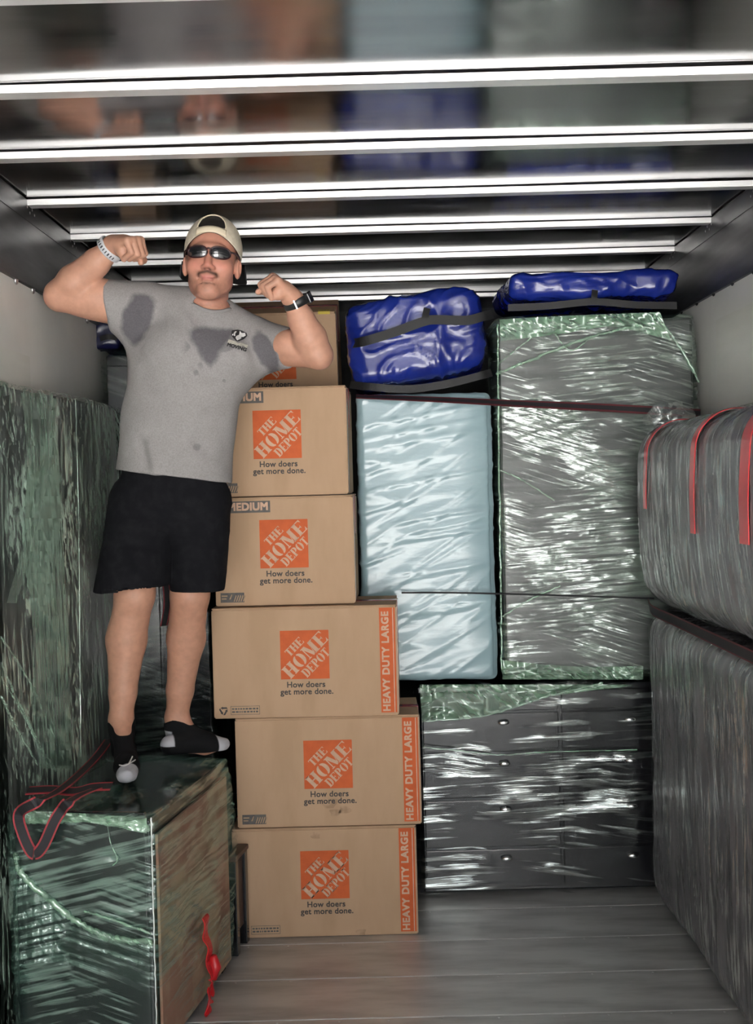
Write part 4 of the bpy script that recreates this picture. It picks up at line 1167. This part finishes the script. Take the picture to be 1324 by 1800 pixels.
S.cone(shA, elA, .082, .062, .03, cap=(hA, nA)); S.cone(J(252, 560, 4.21), J(190, 536, 4.20), .072, .062, .03, cap=(hA, nA))
S.cone(J(268, 620, 4.21), J(222, 565, 4.21), .06, .05, .04)
hB = J(507, 617, 4.15); nB = (elB - shB) / np.linalg.norm(elB - shB)
S.cone(shB, elB, .078, .052, .03, cap=(hB, nB)); S.cone(J(420, 660, 4.22), J(470, 625, 4.19), .05, .045, .05)
# openings: sleeves, hem and collar
for a_, b_, r_ in ((hA - nA * .02, hA + nA * .05, .055), (hB - nB * .02, hB + nB * .05, .050)):
    pass
X3 = J(369, 512, 4.185)
S.ell(J(370, 540, 4.175), (.064, .070, .036), HR, 0, True)
V, Q = S.mesh(1)
N_ = vnorm(V, Q)
# cloth folds
def fold(a, b, amp, wid):
    a = np.array(a); b = np.array(b); ba = b - a; h_ = np.clip(((V - a) @ ba) / (ba @ ba), 0, 1)
    d_ = np.linalg.norm((V - a - h_[:, None] * ba) * np.array([1, .3, 1]), axis=1)
    return 1.1 * amp * np.exp(-(d_ / (wid * 1.5)) ** 2) * np.sin(h_ * math.pi) ** .5
dsp = .0035 * fbm(V * np.array([9, 6, 5]), 2, 3)
FZ = 4.07
for (p0, p1, am, wd) in (((300, 515), (345, 590), .008, .010), ((285, 520), (300, 600), .006, .012), ((335, 535), (372, 548), -.006, .008), ((240, 760), (262, 830), -.008, .012), ((262, 770), (275, 840), .007, .012), ((335, 770), (365, 800), -.008, .012),
                         ((395, 560), (440, 640), .006, .010), ((430, 650), (405, 720), .007, .014), ((385, 740), (405, 830), -.006, .014), ((245, 610), (275, 640), .007, .012), ((240, 640), (290, 690), -.005, .014), ((455, 640), (500, 615), .006, .008), ((450, 655), (480, 640), -.006, .007), ((215, 520), (245, 590), -.006, .009), ((225, 510), (262, 580), .006, .009), ((225, 700), (300, 745), .004, .014), ((380, 690), (330, 750), .004, .014)):
    dsp += fold(J(p0[0], p0[1], FZ), J(p1[0], p1[1], FZ), am, wd)
V = V + N_ * dsp[:, None]
shirt = mk('t_shirt', V - O, Q, vcol_mat('heather_grey_jersey', .9, ((240, 240, 240), .25, .001), .15, ((210, 210, 210), .16)), man, True)
cols = np.tile(np.array([.285, .268, .266]), (len(V), 1)) * (1 + .05 * fbm(V * 30, 2, 8))[:, None]
def stain(px, py, rx_, rz_, amt, front=True, sh=0.0, pw=2):
    c = J(px, py, FZ); w_ = .012 * fbm(V * 30, 3, 11)
    dx = V[:, 0] - c[0]; dz = V[:, 2] - c[2]; dx = dx + sh * dz
    d_ = np.power(np.abs(dx / rx_) ** pw + np.abs(dz / rz_) ** pw, 1 / pw) + w_ * 10
    m_ = (np.clip((1.10 - d_) / .26, 0, 1) * amt)
    if front: m_ = m_ * (N_[:, 1] < .25)
    return m_
cv = J(372, 604, FZ); dx_ = (V[:, 0] - cv[0]) / .098; dz_ = (V[:, 2] - cv[2]) / .098
wv_ = .10 * fbm(V * np.array([28, 28, 20]), 3, 21)
vee = np.clip((.42 - np.abs(dx_ + .05) * .72 + dz_ * .42 + wv_) / .16, 0, 1) * np.clip((.62 - dz_ + wv_) / .2, 0, 1) * (N_[:, 1] < .2)
mm = np.maximum.reduce([stain(236, 556, .054, .088, 1, False, -.22), stain(464, 615, .036, .070, .9, False, .35), .95 * vee, .45 * np.clip(vee * 0 + stain(372, 600, .095, .10, 1), 0, 1) * (fbm(V * 14, 2, 5) > .1)])
for (a_, b_, r_) in ((345, 655, .010), (392, 668, .006), (345, 785, .012)): mm = np.maximum(mm, stain(a_, b_, r_, r_, .45))
cols = cols * (1 - mm[:, None]) + np.array([.115, .108, .118]) * mm[:, None]
paint(shirt, cols)
from mathutils.bvhtree import BVHTree
bvh = BVHTree.FromPolygons([Vector(v) for v in V], [tuple(q_) for q_ in Q.tolist()])
def drape(name, polys, cpx, cpy, rot, mt, parent, off=.0015):
    """flat print laid on the front of the shirt"""
    bm = bmesh.new()
    for p in polys: bm.faces.new([bm.verts.new((a, b, 0)) for a, b in p])
    bmesh.ops.triangulate(bm, faces=bm.faces[:])
    bmesh.ops.subdivide_edges(bm, edges=[e for e in bm.edges if e.calc_length() > .006], cuts=2, use_grid_fill=True)
    bmesh.ops.triangulate(bm, faces=bm.faces[:])
    c = P(cpx, cpy, 4.1 + DM); ca, sa = math.cos(rot), math.sin(rot)
    for v in bm.verts:
        xw = c.x + ca * v.co.x - sa * v.co.y; zw = c.z + sa * v.co.x + ca * v.co.y
        h_ = bvh.ray_cast(Vector((xw, 3.6, zw)), Vector((0, 1, 0)))[0]
        y_ = h_.y if h_ is not None else 4.1 + DM
        v.co = Vector((xw - O[0], y_ - off - O[1], zw - O[2]))
    return from_bm(name, bm, mt, parent)
ring = []
for i in range(37):
    a = 2 * math.pi * i / 36
    q_ = J(370, 540, 4.175) + HR @ np.array([.0705 * math.cos(a) * KS, .0765 * math.sin(a) * KS, -.004])
    h_ = bvh.find_nearest(Vector(q_))
    ring.append(h_[0] + h_[1] * .001 - Vector(O))
for _ in range(3): ring = [(ring[(i - 1) % 36] + ring[i % 36] * 2 + ring[(i + 1) % 36]) / 4 for i in range(36)]
tube('collar', ring + [ring[0]], .0065, mat('ribbed_collar', (.24, .226, .226), .9, bump=((400, 400, 400), .3, .001)), shirt, 8)
MT['pblack'] = mat('black_shirt_ink', (.015, .014, .015), .7, var=((.03, .028, .03), (90, 90, 90), .4, .6))
MT['pwhite'] = mat('white_shirt_ink', (.72, .71, .70), .7, var=((.62, .61, .60), (90, 90, 90), .4, .6))
MT['ptan'] = mat('tan_shirt_ink', (.48, .45, .38), .7, var=((.38, .36, .31), (120, 120, 120), .4, .6))
u_ = .0018
def pg(*pts): return [(a * u_, b * u_) for a, b in pts]
em = drape('emblem', [pg((-14, 8), (-4, 11), (4, 10), (13, 6), (15, 1), (10, -6), (3, -12), (-2, -13), (-9, -7), (-14, -1))], 419, 588, -.12, MT['pblack'], shirt)
drape('emblem_detail', [pg((0, 9), (4, 5), (10, 6), (12, 1), (7, -3), (3, -8), (-1, -11), (-5, -6), (-4, -2), (0, 1)), pg((-8, 7), (-5, 7), (-7, 2), (-6, -3), (-9, -2), (-10, 3)), pg((-12, 1), (-10, 1), (-10, -2), (-12, -2))], 419, 588, -.12, MT['pwhite'], em, .0024)
drape('print_bar', [pg((-18, 3), (18, 3), (18, -4), (-18, -4))], 418, 604, -.30, MT['ptan'], shirt)
tm = text_mesh('MOVING', .0165, .0008, 1.0)
drape('print_lettering', [[(tm.vertices[i].co.x, tm.vertices[i].co.y) for i in p_.vertices] for p_ in tm.polygons], 417, 611, -.30, MT['pblack'], shirt, .0022)

# --- shorts
S = Field((hipA[0] - .23, 3.91 + DM, 1.22), (hipB[0] + .21, 4.44 + DM, 1.83), .0042)
S.cone(J(304, 832, 4.2), J(302, 872, 4.205), .164, .178, .02, 1.5)
hemA, hemB = J(234, 1034, 4.12), J(345, 1038, 4.19)
S.cone(J(254, 885, 4.20), J(229, 1060, 4.115), .112, .120, .010, 1.05, cap=(hemA, (.08, 0, -1)))
S.cone(J(349, 885, 4.21), J(347, 1060, 4.185), .106, .085, .010, 1.0, cap=(hemB, (-.01, 0, -1)))
S.cone(J(302, 872, 4.2), J(302, 884, 4.21), .10, .07, .03, 1.3)
for kn, hm, r_ in ((knA, hemA, .110), (knB, hemB, .076)):       # open leg ends
    S.ell(hm, (r_, r_, .02), None, 0, True)
V, Q = S.mesh(1); N_ = vnorm(V, Q)
dsp = .004 * fbm(V * np.array([8, 8, 6]), 2, 13) + .002 * ridge(V * np.array([5, 5, 22]), 3, 1)
for (p0, p1, am, wd) in (((300, 850), (318, 920), .007, .008), ((302, 915), (298, 1035), -.016, .008), ((215, 860), (225, 930), .005, .010), ((232, 960), (245, 1020), .006, .012), ((225, 990), (260, 1030), -.005, .01), ((320, 900), (335, 1020), .005, .014), ((245, 870), (300, 880), .004, .012)):
    dsp += fold(J(p0[0], p0[1], 4.03), J(p1[0], p1[1], 4.03), am, wd)
V = V + N_ * dsp[:, None]
shorts = mk('shorts', V - O, Q, mat('black_shorts_cloth', (.007, .007, .009), .9, spec=.12, var=((.013, .013, .015), (30, 30, 30), .45, .75), bump=((260, 260, 260), .25, .001)), man, True)
# stitched hem lines
for c_, r_, tl in ((hemA, .125, .08), (hemB, .089, -.01)):
    pass

# --- socks
for i, (an, he_, to) in enumerate(FEET):
    S = Field(np.minimum.reduce([an, he_, to]) - .075, np.maximum.reduce([an, he_, to]) + .075, .0026)
    ztop = an[2] - (.004 if i == 0 else .006)
    S.cone(an + zz * .03, np.array([an[0], an[1] + .01 * (1 - i), SOLE + .05]), .041, .038, .02)
    S.cone(he_ + zz * .034, he_ * .35 + to * .65 + zz * .030, .033, .034, .02); S.cone(he_ * .35 + to * .65 + zz * .028, to + zz * .021, .0355, .020, .02)
    S.cone(an - zz * .02, he_ * .5 + to * .5 + zz * .045, .037, .030, .025)
    dirn = (to - he_) / np.linalg.norm(to - he_); lat = np.cross(dirn, zz)
    S.cone(he_ * .3 + to * .7 + lat * .012 + zz * .024, to + lat * .014 + zz * .018 - dirn * .012, .026, .017, .015); S.cone(he_ * .3 + to * .7 - lat * .012 + zz * .024, to - lat * .014 + zz * .018 - dirn * .02, .026, .016, .015)
    S.cut(an * 1.0 + np.array([0, 0, ztop - an[2]]), (-.12 if i == 0 else -.3, .2, 1)); S.cut((0, 0, SOLE + .0015), (0, 0, -1))
    V, Q = S.mesh(1)
    sk = mk('sock', V - O, Q, vcol_mat('sock_knit', .95, ((300, 300, 300), .4, .001), .1), man, True)
    t_ = ((V - he_) @ dirn) / np.linalg.norm(to - he_); l_ = (V - he_) @ lat
    cols = np.tile(np.array([.010, .010, .011]), (len(V), 1))
    bl = np.clip((t_ - (.86 if i == 0 else .82) - 1.2 * l_) / .02, 0, 1)
    hl = np.clip((.06 - t_) / .02, 0, 1) * ((V[:, 2] - SOLE) > .035) * ((V[:, 2] - SOLE) < .075)
    w_ = np.maximum(bl, hl)[:, None]; cols = cols * (1 - w_) + np.array([.42, .42, .45]) * w_
    paint(sk, cols)
    if i == 0:                                                # leaping-stroke mark above the toes
        bv = BVHTree.FromPolygons([Vector(v) for v in V], [tuple(q_) for q_ in Q.tolist()])
        for stroke in ([(210, 1345), (220, 1346), (232, 1340), (238, 1336)], [(226, 1344), (231, 1335), (233, 1330)]):
            pts = []
            for px_, py_ in stroke:
                h_ = bv.ray_cast(EYE, ray(px_, py_).normalized())[0]
                if h_ is not None: pts.append(h_ - Vector(O) + Vector((0, -.002, .001)))
            if len(pts) > 1: tube('sock_mark', smooth_path(pts, 5), .0022, MT['pwhite'], sk, 6)

# --- cap worn backwards
MT['cap'] = mat('cream_cap_cloth', (.62, .55, .43), .85, var=((.54, .47, .36), (60, 60, 60), .4, .6), bump=((220, 220, 220), .3, .001))
MT['capdark'] = mat('black_cap_mesh', (.010, .010, .012), .8)
MT['strapc'] = mat('cream_cap_strap', (.72, .62, .46), .7)
def HL(x, f, u): return Vector(H(x, f, u)) - Vector(O)
V = []; F = []
nu, nv = 96, 40
C0 = (0, -.016, .036); RR = (.0865, .107, .106)
def cap_low(a):                                                # height of the lower edge round the head
    ff = math.sin(a)
    return .016 + .049 * ff * ff if ff > 0 else .016 + .01 * ff
def cap_pt(a, t_, k=1.0):
    z0 = (cap_low(a) - C0[2]) / RR[2]; e0 = math.asin(max(-1, min(1, z0))); e = e0 + (math.pi / 2 - e0) * t_
    return (C0[0] + RR[0] * k * math.cos(e) * math.cos(a), C0[1] + RR[1] * k * math.cos(e) * math.sin(a), C0[2] + RR[2] * k * math.sin(e))
for i in range(nu):
    for j in range(nv + 1): V.append(HL(*cap_pt(2 * math.pi * i / nu, j / nv)))
def in_gap(p): return p[1] > .02 and ((p[0] / .041) ** 2 + ((p[2] - .082) / .050) ** 2 < 1) and p[2] > .082
for i in range(nu):
    for j in range(nv):
        p = cap_pt(2 * math.pi * (i + .5) / nu, (j + .5) / nv)
        if in_gap(p): continue
        F.append((i * (nv + 1) + j, ((i + 1) % nu) * (nv + 1) + j, ((i + 1) % nu) * (nv + 1) + j + 1, i * (nv + 1) + j + 1))
cap = mk('cap', V, F, MT['cap'], man, True)
sm_ = cap.modifiers.new('thickness', 'SOLIDIFY'); sm_.thickness = .003; sm_.offset = 0
V = []; F = []
for i in range(nu):
    for j in range(21): V.append(HL(*cap_pt(2 * math.pi * i / nu, j / 20, .965)))
for i in range(nu):
    for j in range(20): F.append((i * 21 + j, ((i + 1) % nu) * 21 + j, ((i + 1) % nu) * 21 + j + 1, i * 21 + j + 1))
mk('hair', V, F, mat('dark_hair', (.012, .009, .008), .6, bump=((300, 300, 40), .5, .002)), man, True)
pts_t = []; pts_b = []
def cap_front(xx, zz_): 
    s_ = max(0, 1 - (xx / RR[0]) ** 2 - ((zz_ - C0[2]) / RR[2]) ** 2); return HL(xx, C0[1] + RR[1] * math.sqrt(s_) + .003, zz_)
V = []; F = []
for i in range(25):
    xx = -.044 + .088 * i / 24; dz = -.008 * (xx / .044) ** 2
    for j in range(4): V.append(cap_front(xx, .063 + .021 * j / 3 + dz))
for i in range(24):
    for j in range(3): F.append((i * 4 + j, (i + 1) * 4 + j, (i + 1) * 4 + j + 1, i * 4 + j + 1))
st = mk('cap_strap', V, F, MT['strapc'], cap, True)
m_ = st.modifiers.new('thickness', 'SOLIDIFY'); m_.thickness = .003; m_.offset = 1
tube('cap_edge', [cap_front(.042 * math.cos(a), .082 + .0515 * math.sin(a)) for a in [math.pi * i / 20 for i in range(21)]], .0022, MT['strapc'], cap, 6)
V = []; F = []
for i in range(25):
    a = math.pi + math.pi * i / 24
    for j in range(9):
        k_ = j / 8; xx = .098 * math.cos(a) * (1 - .0 * k_); yy = -.045 + (.105 * math.sin(a)) * 1.0 - .072 * k_ * max(0.0, -math.sin(a)) ** .6
        V.append(HL(xx * (1 + .05 * k_), yy, .006 - .035 * (xx / .098) ** 2 * k_ - .012 * k_))
for i in range(24):
    for j in range(8): F.append((i * 9 + j, (i + 1) * 9 + j, (i + 1) * 9 + j + 1, i * 9 + j + 1))
bl_ = mk('cap_bill', V, F, MT['capdark'], cap, True)
m_ = bl_.modifiers.new('thickness', 'SOLIDIFY'); m_.thickness = .004
# --- sunglasses
MT['lens'] = mat('mirror_dark_lens', (.012, .012, .014), .05, spec=1.0, coat=1.0)
MT['frame'] = mat('dark_red_frame', (.035, .010, .012), .25)
gl_ = thing('sunglasses', None, None); gl_.parent = man
def gy(xx): return .1035 - 5.2 * xx * xx
for sg in (-1, 1):
    V = []; F = []; rim = []
    cx_, cz_ = sg * .0335, .001
    for r_ in range(7):
        for i in range(32):
            a = 2 * math.pi * i / 32; k_ = r_ / 6
            ex = (abs(math.cos(a)) ** .8) * (1 if math.cos(a) > 0 else -1) * .0295; ez = (abs(math.sin(a)) ** .9) * (1 if math.sin(a) > 0 else -1) * .0175
            xx = cx_ + ex * k_; zz_ = cz_ + (ez - sg * ex * -.12 * 0 - .10 * abs(xx) * k_ * 0) * k_
            V.append(HL(xx, gy(xx) + .005 * (1 - k_ * k_), zz_))
            if r_ == 6: rim.append(HL(xx, gy(xx), zz_))
    for r_ in range(6):
        for i in range(32): F.append((r_ * 32 + i, r_ * 32 + (i + 1) % 32, (r_ + 1) * 32 + (i + 1) % 32, (r_ + 1) * 32 + i))
    mk('lens', V, F, MT['lens'], gl_, True)
    tube('rim', rim + [rim[0]], .0026, MT['frame'], gl_, 6)
    tube('temple', smooth_path([HL(sg * .062, gy(.062), .008), HL(sg * .074, .060, .010), HL(sg * .082, .02, .008), HL(sg * .083, -.012, .002)], 6), .0032, MT['frame'], gl_, 6)
tube('bridge', smooth_path([HL(-.008, .105, .008), HL(0, .108, .010), HL(.008, .105, .008)], 5), .0032, MT['frame'], gl_, 6)
# --- wrist bands
def cuff(name, c, axis, ru, rv, width, mt, parent, up=(0, -1, 0), thick=.0035):
    axis = Vector(axis).normalized(); u1 = Vector(up); u1 = (u1 - axis * u1.dot(axis)).normalized(); v1 = axis.cross(u1)
    V = []; F = []; n_ = 40
    prof_ = [(-.5, 0), (-.42, 1), (.42, 1), (.5, 0)]
    for i in range(n_):
        a = 2 * math.pi * i / n_
        for (t_, o_) in prof_:
            V.append(Vector(c) + axis * (t_ * width) + u1 * math.cos(a) * (ru + o_ * thick) + v1 * math.sin(a) * (rv + o_ * thick) - Vector(O))
    for i in range(n_):
        for k_ in range(3): F.append((i * 4 + k_, ((i + 1) % n_) * 4 + k_, ((i + 1) % n_) * 4 + k_ + 1, i * 4 + k_ + 1))
    return mk(name, V, F, mt, parent, True), u1, v1
axA = wrA - elA; cA = J(193, 438, 4.115)
wbm, u1, v1 = cuff('wristband', cA, axA, .0425, .0445, .026, mat('pale_grey_band', (.55, .56, .58), .5), man)
MT['bandtxt'] = mat('dark_band_print', (.05, .05, .06), .6)
ax_ = Vector(axA).normalized()
for k_ in range(9):
    a = math.radians(-52 + 13 * k_)
    p_ = Vector(cA) + u1 * math.cos(a) * .0468 + v1 * math.sin(a) * .0488 - Vector(O)
    nrm = (u1 * math.cos(a) + v1 * math.sin(a)).normalized(); tg = nrm.cross(ax_)
    box('band_print', p_, (.010, .0035 if k_ % 3 else .005, .001), MT['bandtxt'], wbm, rot=Matrix((ax_, tg, nrm)).transposed())
axB = wrB - elB; cB = J(522, 531, 4.052)
wt, u1, v1 = cuff('watch', cB, axB, .0405, .0425, .028, mat('black_watch_rubber', (.012, .013, .014), .45), man)
ax_ = Vector(axB).normalized()
dirw = (u1 * .35 + v1 * -.9)
if dirw.x < 0: dirw = (u1 * .35 + v1 * .9)
dirw.normalize()
box('watch_case', Vector(cB) + dirw * .047 - Vector(O), (.036, .034, .012), mat('watch_case', (.015, .015, .017), .2), wt, bevel=.004, rot=Matrix((ax_, dirw.cross(ax_), dirw)).transposed())
box('watch_buckle', Vector(cB) + u1 * .0445 - v1 * .008 - Vector(O), (.029, .004, .003), MT['screw'], wt, rot=Matrix((ax_, u1.cross(ax_), u1)).transposed())
